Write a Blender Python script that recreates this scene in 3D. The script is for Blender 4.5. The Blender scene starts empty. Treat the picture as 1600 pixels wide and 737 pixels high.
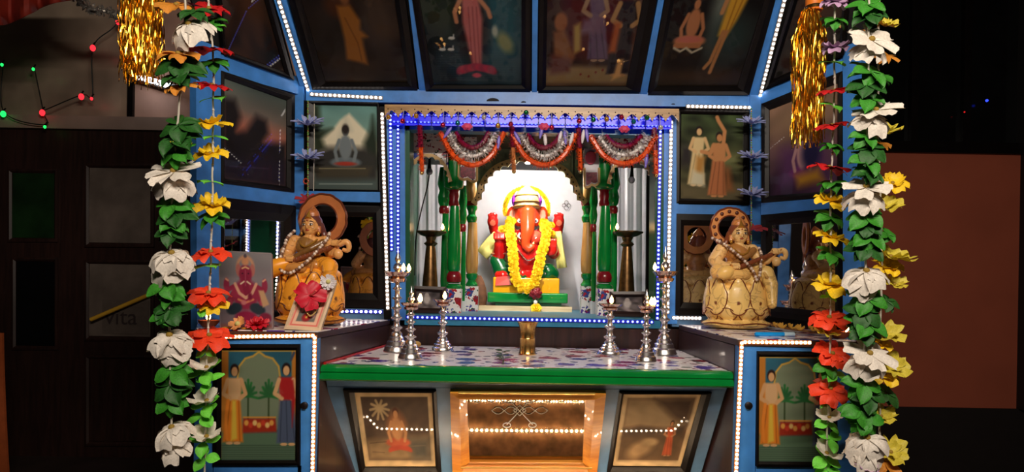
import bpy, bmesh, math, random
import numpy as np
from mathutils import Vector as V, Matrix, Quaternion
from mathutils import noise as mnoise

random.seed(7)
SC = bpy.context.scene
COL = SC.collection
PI = math.pi

# ------------------------------------------------------------------ camera, world, lights, exposure
FPX, CX, HY, EYE, ROLL = 1000.0, 800.0, 450.0, 0.95, math.radians(1.0)
cam_d = bpy.data.cameras.new('camera')
cam = bpy.data.objects.new('camera', cam_d)
COL.objects.link(cam)
cam_d.sensor_width = 36.0
cam_d.lens = 36.0 * FPX / 1600.0
cam_d.shift_y = (HY - 368.5) / 1600.0
cam_d.clip_start = 0.02
cam.matrix_world = Matrix.Translation((0, 0, EYE)) @ Matrix.Rotation(PI / 2, 4, 'X') @ Matrix.Rotation(ROLL, 4, 'Z')
SC.camera = cam

world = bpy.data.worlds.new('world')
SC.world = world
world.use_nodes = True
world.node_tree.nodes['Background'].inputs[0].default_value = (0.55, 0.5, 0.6, 1)
world.node_tree.nodes['Background'].inputs[1].default_value = 0.012

SC.view_settings.view_transform = 'Standard'
SC.view_settings.look = 'None'
SC.view_settings.exposure = 0.0
SC.view_settings.gamma = 1.0
SC.view_settings.use_curve_mapping = False


def lamp(name, kind, loc, energy, color, target=None, size=None, size_y=None):
    d = bpy.data.lights.new(name, kind)
    d.energy = energy
    d.color = color
    o = bpy.data.objects.new(name, d)
    COL.objects.link(o)
    o.location = loc
    if kind == 'AREA':
        d.shape = 'RECTANGLE'
        d.size = size
        d.size_y = size_y
    elif size:
        d.shadow_soft_size = size
    if target is not None:
        o.rotation_euler = (V(target) - V(loc)).to_track_quat('-Z', 'Y').to_euler()
    return o


ROOM_LIGHT = 44.0
lamp('room_tube_light', 'AREA', (0.28, -0.1, 2.12), ROOM_LIGHT, (1.0, 0.86, 0.72), (0.1, 2.1, 0.95), 1.2, 0.06)
lamp('porch_light', 'POINT', (2.35, 1.0, 1.4), 4.6, (1.0, 0.5, 0.32), None, 0.08)

# ------------------------------------------------------------------ pixel -> point
CR, SR = math.cos(ROLL), math.sin(ROLL)


def ray(px, py):
    u, v = px - CX, py - HY
    return V(((u * CR + v * SR) / FPX, 1.0, -(v * CR - u * SR) / FPX))


def at(px, py, Y):
    return V((0, 0, EYE)) + ray(px, py) * Y


class Plane:
    def __init__(self, o, n):
        self.o = V(o)
        self.n = V(n).normalized()

    def hit(self, px, py, off=0.0):
        d = ray(px, py)
        c = V((0, 0, EYE))
        t = (self.o + self.n * off - c).dot(self.n) / d.dot(self.n)
        return c + d * t


# ------------------------------------------------------------------ materials
def lin(c):
    return tuple((x / 12.92 if x <= 0.04045 else ((x + 0.055) / 1.055) ** 2.4) for x in [v / 255.0 for v in c])


MATS = {}


def mat(name, col, rough=0.5, metal=0.0, var=0.12, scale=30.0, bump=0.0, coat=0.0, emit=0.0, ecol=None, trans=0.0, sss=0.0, spec=0.5):
    if name in MATS:
        return MATS[name]
    m = bpy.data.materials.new(name)
    m.use_nodes = True
    nt = m.node_tree
    b = nt.nodes['Principled BSDF']
    c = lin(col)
    b.inputs['Roughness'].default_value = rough
    b.inputs['Metallic'].default_value = metal
    b.inputs['Specular IOR Level'].default_value = spec
    b.inputs['Coat Weight'].default_value = coat
    b.inputs['Coat Roughness'].default_value = 0.04
    if trans:
        b.inputs['Transmission Weight'].default_value = trans
    if sss:
        b.inputs['Subsurface Weight'].default_value = sss
        b.inputs['Subsurface Radius'].default_value = (0.01, 0.006, 0.004)
    if emit:
        b.inputs['Emission Color'].default_value = (*lin(ecol or col), 1)
        b.inputs['Emission Strength'].default_value = emit
    tc = nt.nodes.new('ShaderNodeTexCoord')
    nz = nt.nodes.new('ShaderNodeTexNoise')
    nz.inputs['Scale'].default_value = scale
    nz.inputs['Detail'].default_value = 4
    nt.links.new(tc.outputs['Object'], nz.inputs['Vector'])
    rp = nt.nodes.new('ShaderNodeValToRGB')
    rp.color_ramp.elements[0].position = 0.3
    rp.color_ramp.elements[1].position = 0.7
    rp.color_ramp.elements[0].color = (*[x * (1 - var) for x in c], 1)
    rp.color_ramp.elements[1].color = (*[min(1, x * (1 + var)) for x in c], 1)
    nt.links.new(nz.outputs['Fac'], rp.inputs['Fac'])
    nt.links.new(rp.outputs['Color'], b.inputs['Base Color'])
    if bump:
        bp = nt.nodes.new('ShaderNodeBump')
        bp.inputs['Strength'].default_value = bump
        bp.inputs['Distance'].default_value = 0.004
        nt.links.new(nz.outputs['Fac'], bp.inputs['Height'])
        nt.links.new(bp.outputs['Normal'], b.inputs['Normal'])
    MATS[name] = m
    return m


def wood_mat(name, c1, c2, rough=0.4, scale=6.0, axis='X', coat=0.0):
    if name in MATS:
        return MATS[name]
    m = bpy.data.materials.new(name)
    m.use_nodes = True
    nt = m.node_tree
    b = nt.nodes['Principled BSDF']
    b.inputs['Roughness'].default_value = rough
    b.inputs['Coat Weight'].default_value = coat
    tc = nt.nodes.new('ShaderNodeTexCoord')
    mp = nt.nodes.new('ShaderNodeMapping')
    s = {'X': (1, 12, 12), 'Y': (12, 1, 12), 'Z': (12, 12, 1)}[axis]
    mp.inputs['Scale'].default_value = s
    nz = nt.nodes.new('ShaderNodeTexNoise')
    nz.inputs['Scale'].default_value = scale
    nz.inputs['Detail'].default_value = 6
    nz.inputs['Distortion'].default_value = 0.6
    rp = nt.nodes.new('ShaderNodeValToRGB')
    rp.color_ramp.elements[0].position = 0.35
    rp.color_ramp.elements[1].position = 0.68
    rp.color_ramp.elements[0].color = (*lin(c1), 1)
    rp.color_ramp.elements[1].color = (*lin(c2), 1)
    nt.links.new(tc.outputs['Object'], mp.inputs['Vector'])
    nt.links.new(mp.outputs['Vector'], nz.inputs['Vector'])
    nt.links.new(nz.outputs['Fac'], rp.inputs['Fac'])
    nt.links.new(rp.outputs['Color'], b.inputs['Base Color'])
    MATS[name] = m
    return m


def floral_mat(name, scale=14.0, base=(244, 240, 240)):
    """white plastic sheet printed with red, blue and violet flowers"""
    if name in MATS:
        return MATS[name]
    m = bpy.data.materials.new(name)
    m.use_nodes = True
    nt = m.node_tree
    L = nt.links.new
    b = nt.nodes['Principled BSDF']
    b.inputs['Roughness'].default_value = 0.22
    tc = nt.nodes.new('ShaderNodeTexCoord')
    nz = nt.nodes.new('ShaderNodeTexNoise')
    nz.inputs['Scale'].default_value = scale * 3.2
    L(tc.outputs['Object'], nz.inputs['Vector'])
    mix = nt.nodes.new('ShaderNodeMixRGB')
    mix.blend_type = 'ADD'
    mix.inputs['Fac'].default_value = 0.035
    L(tc.outputs['Object'], mix.inputs[1])
    L(nz.outputs['Color'], mix.inputs[2])
    last = None
    for sc_, th, pal in ((scale, 0.42, ((150, 14, 34), (44, 70, 150), (180, 34, 70), (80, 44, 160), (40, 92, 150))),
                         (scale * 2.1, 0.36, ((40, 64, 86), (170, 20, 40), (40, 84, 60), (50, 60, 150), (150, 30, 60)))):
        vo = nt.nodes.new('ShaderNodeTexVoronoi')
        vo.inputs['Scale'].default_value = sc_
        vo.inputs['Randomness'].default_value = 0.9
        L(mix.outputs[0], vo.inputs['Vector'])
        lt = nt.nodes.new('ShaderNodeMath')
        lt.operation = 'LESS_THAN'
        lt.inputs[1].default_value = th
        L(vo.outputs['Distance'], lt.inputs[0])
        sep = nt.nodes.new('ShaderNodeSeparateColor')
        L(vo.outputs['Color'], sep.inputs[0])
        rp = nt.nodes.new('ShaderNodeValToRGB')
        rp.color_ramp.interpolation = 'CONSTANT'
        while len(rp.color_ramp.elements) < len(pal):
            rp.color_ramp.elements.new(0.5)
        for i, c in enumerate(pal):
            rp.color_ramp.elements[i].position = i / len(pal)
            rp.color_ramp.elements[i].color = (*lin(c), 1)
        L(sep.outputs[0], rp.inputs['Fac'])
        # a part of the cells stays plain
        gt = nt.nodes.new('ShaderNodeMath')
        gt.operation = 'GREATER_THAN'
        gt.inputs[1].default_value = 0.36
        L(sep.outputs[1], gt.inputs[0])
        mu = nt.nodes.new('ShaderNodeMath')
        mu.operation = 'MULTIPLY'
        L(lt.outputs[0], mu.inputs[0])
        L(gt.outputs[0], mu.inputs[1])
        mx = nt.nodes.new('ShaderNodeMixRGB')
        L(mu.outputs[0], mx.inputs['Fac'])
        if last is None:
            mx.inputs[1].default_value = (*lin(base), 1)
        else:
            L(last, mx.inputs[1])
        L(rp.outputs['Color'], mx.inputs[2])
        last = mx.outputs[0]
    L(last, b.inputs['Base Color'])
    MATS[name] = m
    return m


def paint_mat(name, rough=0.4, coat=0.0, metal=0.0, spec=0.5, sss=0.0):
    if name in MATS:
        return MATS[name]
    m = bpy.data.materials.new(name)
    m.use_nodes = True
    nt = m.node_tree
    b = nt.nodes['Principled BSDF']
    a = nt.nodes.new('ShaderNodeAttribute')
    a.attribute_name = 'paint'
    nt.links.new(a.outputs['Color'], b.inputs['Base Color'])
    b.inputs['Roughness'].default_value = rough
    b.inputs['Coat Weight'].default_value = coat
    b.inputs['Coat Roughness'].default_value = 0.015
    b.inputs['Metallic'].default_value = metal
    b.inputs['Specular IOR Level'].default_value = spec
    MATS[name] = m
    return m


def glow_mat(name, col, strength):
    if name in MATS:
        return MATS[name]
    m = bpy.data.materials.new(name)
    m.use_nodes = True
    nt = m.node_tree
    nt.nodes.remove(nt.nodes['Principled BSDF'])
    e = nt.nodes.new('ShaderNodeEmission')
    e.inputs[0].default_value = (*lin(col), 1)
    e.inputs[1].default_value = strength
    nt.links.new(e.outputs[0], nt.nodes['Material Output'].inputs[0])
    MATS[name] = m
    return m


BLUE = mat('blue_paint', (62, 128, 205), 0.38, var=0.16, scale=22, bump=0.15)
BLUE_DULL = mat('dull_blue_paint', (84, 122, 160), 0.3, var=0.2, scale=18, bump=0.15)
BLACK = mat('black_wood', (12, 9, 9), 0.35, var=0.3, scale=40, spec=0.2)
BACKING = mat('dark_backing', (18, 15, 16), 0.8)
GREEN = mat('green_gloss_paint', (8, 128, 52), 0.18, var=0.1, scale=20, coat=0.5)
GREEN_DK = mat('dark_green_paint', (8, 78, 52), 0.3, var=0.15)
TEAL = mat('teal_paint', (44, 124, 156), 0.35, var=0.15)
MAROON = mat('maroon_paint', (120, 16, 28), 0.25, var=0.15, coat=0.4)
BROWN = wood_mat('brown_plywood', (36, 17, 16), (58, 30, 26), 0.35, 5, 'Z', 0.2)
BROWN_SHELF = wood_mat('brown_board', (44, 24, 18), (70, 40, 28), 0.45, 5, 'X')
GOLDWOOD = wood_mat('golden_wood', (188, 112, 30), (222, 150, 56), 0.3, 4, 'X', 0.4)
PALEWOOD = wood_mat('pale_wood', (178, 128, 66), (214, 166, 98), 0.35, 6, 'Z', 0.3)
BEIGE = mat('beige_board', (205, 170, 112), 0.5, var=0.12)
GOLDPAPER = wood_mat('gilded_cornice', (150, 112, 66), (196, 156, 100), 0.35, 9, 'X')
SILVER = mat('silver_metal', (240, 238, 238), 0.27, 1.0, var=0.05, scale=60)
BRASS = mat('brass_metal', (216, 172, 100), 0.25, 1.0, var=0.12, scale=40)
BRASS_DK = mat('dark_brass', (112, 84, 52), 0.32, 0.85, var=0.3, scale=60)
MIRROR = mat('mirror_glass', (205, 200, 195), 0.02, 1.0, var=0.01)
WHITE = mat('white_panel', (232, 230, 238), 0.45, var=0.03)
SATIN = mat('white_satin', (214, 211, 222), 0.38, var=0.05, spec=0.7)
LED_W = glow_mat('warm_white_led', (255, 214, 165), 20.0)
LED_C = glow_mat('cool_white_led', (255, 240, 228), 11.0)
LED_S = glow_mat('step_led', (255, 222, 180), 200.0)
LED_B = glow_mat('blue_led', (110, 124, 255), 7.0)
LED_BV = glow_mat('deep_blue_led', (70, 82, 255), 6.0)
TAPE_W = mat('white_led_tape', (120, 112, 106), 0.6)
TAPE_B = mat('blue_led_tape', (16, 30, 160), 0.4)
FLAME = glow_mat('oil_flame', (255, 190, 110), 30.0)
CORD = mat('white_cord', (196, 190, 176), 0.7)
FLORAL = floral_mat('floral_oilcloth')
FLORAL_FINE = floral_mat('floral_paper', 26.0)
PAINT = paint_mat('picture_print', 0.6, 0.35, spec=0.1)
PAINT_PLAIN = paint_mat('statue_paint', 0.34, 0.15)
_nt = PAINT_PLAIN.node_tree
_tc = _nt.nodes.new('ShaderNodeTexCoord')
_nz = _nt.nodes.new('ShaderNodeTexNoise')
_nz.inputs['Scale'].default_value = 22
_nz.inputs['Detail'].default_value = 2
_nz.inputs['Distortion'].default_value = 1.2
_nt.links.new(_tc.outputs['Object'], _nz.inputs['Vector'])
_rp = _nt.nodes.new('ShaderNodeValToRGB')
_rp.color_ramp.elements[0].position = .455
_rp.color_ramp.elements[0].color = (0, 0, 0, 1)
_rp.color_ramp.elements[1].position = .5
_rp.color_ramp.elements[1].color = (.5, .5, .5, 1)
_e = _rp.color_ramp.elements.new(.53)
_e.color = (0, 0, 0, 1)
_mx = _nt.nodes.new('ShaderNodeMixRGB')
_nt.links.new(_nz.outputs['Fac'], _rp.inputs['Fac'])
_nt.links.new(_rp.outputs['Color'], _mx.inputs['Fac'])
_at = [n for n in _nt.nodes if n.type == 'ATTRIBUTE'][0]
_nt.links.new(_at.outputs['Color'], _mx.inputs[1])
_mx.inputs[2].default_value = (*lin((120, 64, 26)), 1)
_nt.links.new(_mx.outputs[0], _nt.nodes['Principled BSDF'].inputs['Base Color'])
_bp = _nt.nodes.new('ShaderNodeBump')
_bp.inputs['Strength'].default_value = .35
_bp.inputs['Distance'].default_value = .004
_nt.links.new(_nz.outputs['Fac'], _bp.inputs['Height'])
_nt.links.new(_bp.outputs['Normal'], _nt.nodes['Principled BSDF'].inputs['Normal'])
PAINT_ENAMEL = paint_mat('idol_enamel', 0.22, 0.5)

# ------------------------------------------------------------------ mesh building
WM = {}


def put(o, parent, M):
    if parent is not None:
        o.parent = parent
        o.matrix_parent_inverse = Matrix.Identity(4)
        o.matrix_basis = WM[parent.name].inverted() @ M
    else:
        o.matrix_basis = M
    COL.objects.link(o)
    WM[o.name] = M.copy()
    return o


def thing(name, label, cat, loc, group=None, M=None):
    o = bpy.data.objects.new(name, None)
    o.empty_display_size = 0.02
    put(o, None, M if M is not None else Matrix.Translation(V(loc)))
    return tag(o, label, cat, group)


def tag(o, label, cat, group=None):
    o['label'] = label
    o['category'] = cat
    if group:
        o['group'] = group
    return o


def struct(o):
    o['kind'] = 'structure'
    return o


class MB:
    def __init__(self):
        self.v, self.f, self.c = [], [], []
        self.cur = None

    def add(self, vs, fs):
        n = len(self.v)
        self.v += [tuple(p) for p in vs]
        self.f += [tuple(i + n for i in f) for f in fs]
        if self.cur is not None:
            self.c += [self.cur] * len(vs)
        return self

    def box(self, lo, hi):
        x0, y0, z0 = lo
        x1, y1, z1 = hi
        return self.add([(x0, y0, z0), (x1, y0, z0), (x1, y1, z0), (x0, y1, z0), (x0, y0, z1), (x1, y0, z1), (x1, y1, z1), (x0, y1, z1)],
                        [(0, 3, 2, 1), (4, 5, 6, 7), (0, 1, 5, 4), (1, 2, 6, 5), (2, 3, 7, 6), (3, 0, 4, 7)])

    def prism(self, pts, ext):
        """a polygon and its copy moved by ext"""
        n = len(pts)
        ext = V(ext)
        p = [V(q) for q in pts]
        return self.add(p + [q + ext for q in p], [tuple(range(n)), tuple(range(2 * n - 1, n - 1, -1))] +
                        [(i, i + n, (i + 1) % n + n, (i + 1) % n) for i in range(n)])

    def strip(self, a, b, ext):
        """band between two polylines a and b, extruded by ext (closed solid)"""
        n = len(a)
        ext = V(ext)
        A = [V(p) for p in a]
        B = [V(p) for p in b]
        vs = A + B + [p + ext for p in A] + [p + ext for p in B]
        fs = []
        for i in range(n - 1):
            fs += [(i, i + 1, n + i + 1, n + i), (2 * n + i + 1, 2 * n + i, 3 * n + i, 3 * n + i + 1),
                   (i + 1, i, 2 * n + i, 2 * n + i + 1), (n + i, n + i + 1, 3 * n + i + 1, 3 * n + i)]
        fs += [(0, n, 3 * n, 2 * n), (2 * n - 1, n - 1, 3 * n - 1, 4 * n - 1)]
        return self.add(vs, fs)

    def tube(self, pts, r, seg=8, closed=False):
        pts = [V(p) for p in pts]
        n = len(pts)
        rs = r if isinstance(r, (list, tuple)) else [r] * n
        up = V((0.13, 0.31, 0.94)).normalized()
        vs, fs = [], []
        for i, p in enumerate(pts):
            a = pts[(i - 1) % n] if (i > 0 or closed) else pts[0]
            b = pts[(i + 1) % n] if (i < n - 1 or closed) else pts[-1]
            t = (b - a)
            t = t.normalized() if t.length > 1e-9 else V((0, 0, 1))
            x = t.cross(up)
            if x.length < 1e-3:
                x = t.cross(V((1, 0, 0)))
            x.normalize()
            y = t.cross(x).normalized()
            for k in range(seg):
                a_ = 2 * PI * k / seg
                vs.append(p + x * (math.cos(a_) * rs[i]) + y * (math.sin(a_) * rs[i]))
        m = n if closed else n - 1
        for i in range(m):
            j = (i + 1) % n
            for k in range(seg):
                k2 = (k + 1) % seg
                fs.append((i * seg + k, i * seg + k2, j * seg + k2, j * seg + k))
        if not closed:
            fs.append(tuple(range(seg - 1, -1, -1)))
            fs.append(tuple((n - 1) * seg + k for k in range(seg)))
        return self.add(vs, fs)

    def lathe(self, prof, c, seg=28, scallop=None):
        """prof: (radius, height) pairs, turned round the vertical through c"""
        c = V(c)
        vs, fs = [], []
        n = len(prof)
        for i, (r, z) in enumerate(prof):
            for k in range(seg):
                a = 2 * PI * k / seg
                rr = r * (scallop(a, i) if scallop else 1)
                vs.append(c + V((rr * math.cos(a), rr * math.sin(a), z)))
        for i in range(n - 1):
            for k in range(seg):
                k2 = (k + 1) % seg
                fs.append((i * seg + k, i * seg + k2, (i + 1) * seg + k2, (i + 1) * seg + k))
        fs.append(tuple(range(seg - 1, -1, -1)))
        fs.append(tuple((n - 1) * seg + k for k in range(seg)))
        return self.add(vs, fs)

    def ball(self, c, r, seg=12, rings=8, rot=None):
        c = V(c)
        r = r if isinstance(r, (tuple, list)) else (r, r, r)
        vs, fs = [], []

        def P(x, y, z):
            q = V((x * r[0], y * r[1], z * r[2]))
            return c + (rot @ q if rot is not None else q)
        vs.append(P(0, 0, -1))
        for i in range(1, rings):
            t = -PI / 2 + PI * i / rings
            for k in range(seg):
                a = 2 * PI * k / seg
                vs.append(P(math.cos(t) * math.cos(a), math.cos(t) * math.sin(a), math.sin(t)))
        vs.append(P(0, 0, 1))
        for k in range(seg):
            k2 = (k + 1) % seg
            fs.append((0, 1 + k2, 1 + k))
            for i in range(rings - 2):
                fs.append((1 + i * seg + k, 1 + i * seg + k2, 1 + (i + 1) * seg + k2, 1 + (i + 1) * seg + k))
            b = 1 + (rings - 2) * seg
            fs.append((b + k, b + k2, len(vs) - 1))
        return self.add(vs, fs)

    def ring(self, outer, inner, n, h, back=0.0):
        """a picture moulding: two quads, raised by h along n"""
        n = V(n)
        k = len(outer)
        o, i_ = [V(p) for p in outer], [V(p) for p in inner]
        mid = [a.lerp(b, 0.55) for a, b in zip(o, i_)]
        vs = [p - n * back for p in o] + [p + n * h * 0.8 for p in o] + [p + n * h for p in mid] + [p + n * h * 0.45 for p in i_] + [p - n * back for p in i_]
        fs = []
        for s in range(5):
            for e in range(k):
                e2 = (e + 1) % k
                fs.append((s * k + e, s * k + e2, ((s + 1) % 5) * k + e2, ((s + 1) % 5) * k + e))
        return self.add(vs, fs)

    def mesh(self, name, m, M=None, smooth=True):
        me = bpy.data.meshes.new(name)
        vs = self.v
        if M is not None:
            Mi = M.inverted()
            vs = [tuple(Mi @ V(p)) for p in vs]
        me.from_pydata(vs, [], self.f)
        bm = bmesh.new()
        bm.from_mesh(me)
        bmesh.ops.recalc_face_normals(bm, faces=bm.faces)
        bm.to_mesh(me)
        bm.free()
        if m is not None:
            me.materials.append(m)
        if self.c:
            ca = me.color_attributes.new('paint', 'FLOAT_COLOR', 'POINT')
            arr = np.ones((len(me.vertices), 4), np.float32)
            arr[:, :3] = [lin(c) for c in self.c]
            ca.data.foreach_set('color', arr.ravel())
        if smooth:
            me.polygons.foreach_set('use_smooth', [True] * len(me.polygons))
            try:
                me.set_sharp_from_angle(angle=math.radians(38))
            except Exception:
                pass
        return me

    def build(self, name, m, parent=None, smooth=True, origin=None):
        a = np.array(self.v)
        lo, hi = a.min(0), a.max(0)
        c = V(((lo[0] + hi[0]) / 2, (lo[1] + hi[1]) / 2, lo[2] if parent is None else (lo[2] + hi[2]) / 2)) if origin is None else V(origin)
        M = Matrix.Translation(c)
        o = bpy.data.objects.new(name, self.mesh(name, m, M, smooth))
        return put(o, parent, M)


def inst(name, me, parent, M):
    o = bpy.data.objects.new(name, me)
    return put(o, parent, M)


def frame_M(loc, zdir, xhint=V((1, 0, 0))):
    z = V(zdir).normalized()
    x = V(xhint)
    x = (x - z * x.dot(z))
    x = x.normalized() if x.length > 1e-4 else z.orthogonal().normalized()
    y = z.cross(x)
    M = Matrix.Identity(4)
    for i in range(3):
        M[i][0], M[i][1], M[i][2], M[i][3] = x[i], y[i], z[i], loc[i]
    return M


def curve_pts(ctrl, n):
    """Catmull-Rom through the control points, n points evenly spread"""
    P = [V(p) for p in ctrl]
    P = [P[0] * 2 - P[1]] + P + [P[-1] * 2 - P[-2]]
    fine = []
    for i in range(1, len(P) - 2):
        for k in range(24):
            t = k / 24
            a, b, c, d = P[i - 1], P[i], P[i + 1], P[i + 2]
            fine.append(0.5 * ((2 * b) + (c - a) * t + (2 * a - 5 * b + 4 * c - d) * t * t + (3 * b - a - 3 * c + d) * t ** 3))
    fine.append(P[-2])
    L = [0]
    for i in range(1, len(fine)):
        L.append(L[-1] + (fine[i] - fine[i - 1]).length)
    out, j = [], 0
    for k in range(n):
        s = L[-1] * k / max(1, n - 1)
        while j < len(L) - 2 and L[j + 1] < s:
            j += 1
        t = (s - L[j]) / max(1e-9, L[j + 1] - L[j])
        out.append(fine[j].lerp(fine[j + 1], min(1, t)))
    return out


# ------------------------------------------------------------------ painting (printed pictures)
class Art:
    def __init__(self, w, h, top, bot):
        self.w, self.h = w, h
        u, v = np.meshgrid(np.linspace(0, 1, w), np.linspace(0, 1, h))
        self.u, self.v = u, v
        t = v[..., None]
        self.a = np.array(top, float) * (1 - t) + np.array(bot, float) * t
        self.asp = w / h

    def mix(self, m, col):
        self.a = self.a * (1 - m[..., None]) + np.array(col, float) * m[..., None]
        return self

    def ell(self, cx, cy, rx, ry, col, rot=0, soft=0.15, op=1):
        dx, dy = (self.u - cx) * self.asp, self.v - cy
        c, s = math.cos(rot), math.sin(rot)
        d = np.sqrt(((dx * c + dy * s) / (rx * self.asp)) ** 2 + ((-dx * s + dy * c) / ry) ** 2)
        return self.mix(np.clip((1 + soft - d) / (2 * soft), 0, 1) * op, col)

    def poly(self, pts, col, soft=0.012, op=1):
        x, y = self.u * self.asp, self.v
        P = [(p[0] * self.asp, p[1]) for p in pts]
        inside = np.zeros_like(x, bool)
        dist = np.full_like(x, 9.0)
        for i in range(len(P)):
            (x0, y0), (x1, y1) = P[i], P[(i + 1) % len(P)]
            if abs(y1 - y0) > 1e-9:
                inside ^= ((y0 > y) != (y1 > y)) & (x < (x1 - x0) * (y - y0) / (y1 - y0) + x0)
            ex, ey = x1 - x0, y1 - y0
            t = np.clip(((x - x0) * ex + (y - y0) * ey) / (ex * ex + ey * ey + 1e-12), 0, 1)
            dist = np.minimum(dist, np.hypot(x - x0 - t * ex, y - y0 - t * ey))
        sd = np.where(inside, -dist, dist)
        return self.mix(np.clip(0.5 - sd / (2 * soft), 0, 1) * op, col)

    def line(self, pts, wd, col, soft=0.006, op=1):
        x, y = self.u * self.asp, self.v
        dist = np.full_like(x, 9.0)
        for (a, b) in zip(pts[:-1], pts[1:]):
            x0, y0, x1, y1 = a[0] * self.asp, a[1], b[0] * self.asp, b[1]
            ex, ey = x1 - x0, y1 - y0
            t = np.clip(((x - x0) * ex + (y - y0) * ey) / (ex * ex + ey * ey + 1e-12), 0, 1)
            dist = np.minimum(dist, np.hypot(x - x0 - t * ex, y - y0 - t * ey))
        return self.mix(np.clip(0.5 - (dist - wd) / (2 * soft), 0, 1) * op, col)

    def blot(self, n, seed, amp, scale):
        rs = np.random.RandomState(seed)
        t = np.zeros_like(self.u)
        for _ in range(n):
            a, p = rs.uniform(0, 2 * PI), rs.uniform(0, 2 * PI)
            f = scale * rs.uniform(0.4, 2.2)
            t += np.sin((self.u * math.cos(a) * self.asp + self.v * math.sin(a)) * f + p + 1.3 * np.sin(self.v * f * 0.7 + p * 2))
        t /= math.sqrt(n)
        self.a = self.a * (1 + amp * t[..., None])
        return self

    def figure(self, x, y, s, skin, dress, hair, lean=0.0, seated=False, dress2=None):
        """a draped figure, s = height"""
        k = s / self.asp
        hd = y + s * 0.07
        if seated:
            self.ell(x, y + s * 0.86, 0.36 * k, 0.13 * s, dress)
            self.ell(x, y + s * 0.5, 0.15 * k, 0.3 * s, skin)
            self.line([(x - 0.15 * k, y + s * 0.32), (x - 0.25 * k, y + s * 0.6), (x - 0.2 * k, y + s * 0.82)], 0.04 * s, skin)
            self.line([(x + 0.15 * k, y + s * 0.32), (x + 0.25 * k, y + s * 0.6), (x + 0.2 * k, y + s * 0.82)], 0.04 * s, skin)
            self.ell(x, y + s * 0.08, 0.085 * k, 0.12 * s, hair)
            self.ell(x, y + s * 0.13, 0.068 * k, 0.095 * s, skin)
        else:
            lx = lean * k
            self.poly([(x - 0.1 * k, y + s * 0.17), (x + 0.1 * k, y + s * 0.17), (x + 0.09 * k + lx * .4, y + s * 0.42), (x + 0.15 * k + lx, y + s * 0.97), (x - 0.15 * k + lx, y + s * 0.97), (x - 0.1 * k + lx * .4, y + s * 0.42)], dress)
            if dress2:
                self.poly([(x - 0.1 * k, y + s * 0.16), (x + 0.1 * k, y + s * 0.16), (x + 0.09 * k, y + s * 0.44), (x - 0.09 * k, y + s * 0.44)], dress2)
            for q in (-0.06, 0.0, 0.06):
                self.line([(x + q * k, y + s * .45), (x + q * 1.7 * k + lx, y + s * .95)], 0.006 * s, [c * 0.72 for c in dress])
            self.line([(x - 0.1 * k, y + s * 0.19), (x - 0.16 * k, y + s * 0.36), (x - 0.06 * k, y + s * 0.42)], 0.028 * s, skin)
            self.line([(x + 0.1 * k, y + s * 0.19), (x + 0.16 * k, y + s * 0.36), (x + 0.08 * k, y + s * 0.42)], 0.028 * s, skin)
            self.ell(x, hd - 0.01 * s, 0.062 * k, 0.078 * s, hair)
            self.ell(x, hd + 0.01 * s, 0.045 * k, 0.06 * s, skin)
            self.ell(x - 0.05 * k + lx, y + s * 0.985, 0.05 * k, 0.018 * s, skin)
            self.ell(x + 0.06 * k + lx, y + s * 0.985, 0.05 * k, 0.018 * s, skin)
        return self

    def dim(self, f):
        self.a = self.a * f
        return self

    def sheet(self, name, quad, parent, m=None, n=None):
        """the picture on a quad given top-left, top-right, bottom-right, bottom-left"""
        tl, tr, br, bl = [V(p) for p in quad]
        c = (tl + tr + br + bl) / 4
        w, h = self.w, self.h
        U, W = self.u[..., None], self.v[..., None]
        g = (np.array(tl - c) * (1 - U) * (1 - W) + np.array(tr - c) * U * (1 - W) + np.array(br - c) * U * W + np.array(bl - c) * (1 - U) * W).reshape(-1, 3)
        idx = np.arange(w * h).reshape(h, w)
        f = np.stack([idx[1:, :-1], idx[1:, 1:], idx[:-1, 1:], idx[:-1, :-1]], -1).reshape(-1, 4)
        me = bpy.data.meshes.new(name)
        me.from_pydata([tuple(p) for p in g], [], [tuple(int(i) for i in q) for q in f])
        me.materials.append(m or PAINT)
        a = np.clip(self.a.reshape(-1, 3) / 255.0, 0, 1)
        l = np.where(a <= 0.04045, a / 12.92, ((a + 0.055) / 1.055) ** 2.4)
        arr = np.ones((w * h, 4), np.float32)
        arr[:, :3] = l
        ca = me.color_attributes.new('paint', 'FLOAT_COLOR', 'POINT')
        ca.data.foreach_set('color', arr.ravel())
        return inst(name, me, parent, Matrix.Translation(c))


# ------------------------------------------------------------------ sculpting (statues)
def chain(pts, col, step=0.3):
    """spheres along a path of (point, radius)"""
    out = []
    for (p, r), (q, s) in zip(pts[:-1], pts[1:]):
        p, q = V(p), V(q)
        n = max(1, int((q - p).length / (min(r, s) * step + 1e-6)))
        for k in range(n + 1):
            t = k / n
            rr = r + (s - r) * t
            out.append((p.lerp(q, t), (rr, rr, rr), None, col))
    return out


def blob(c, r, col, rot=None):
    return [(V(c), r if isinstance(r, (tuple, list)) else (r, r, r), rot, col)]


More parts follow.
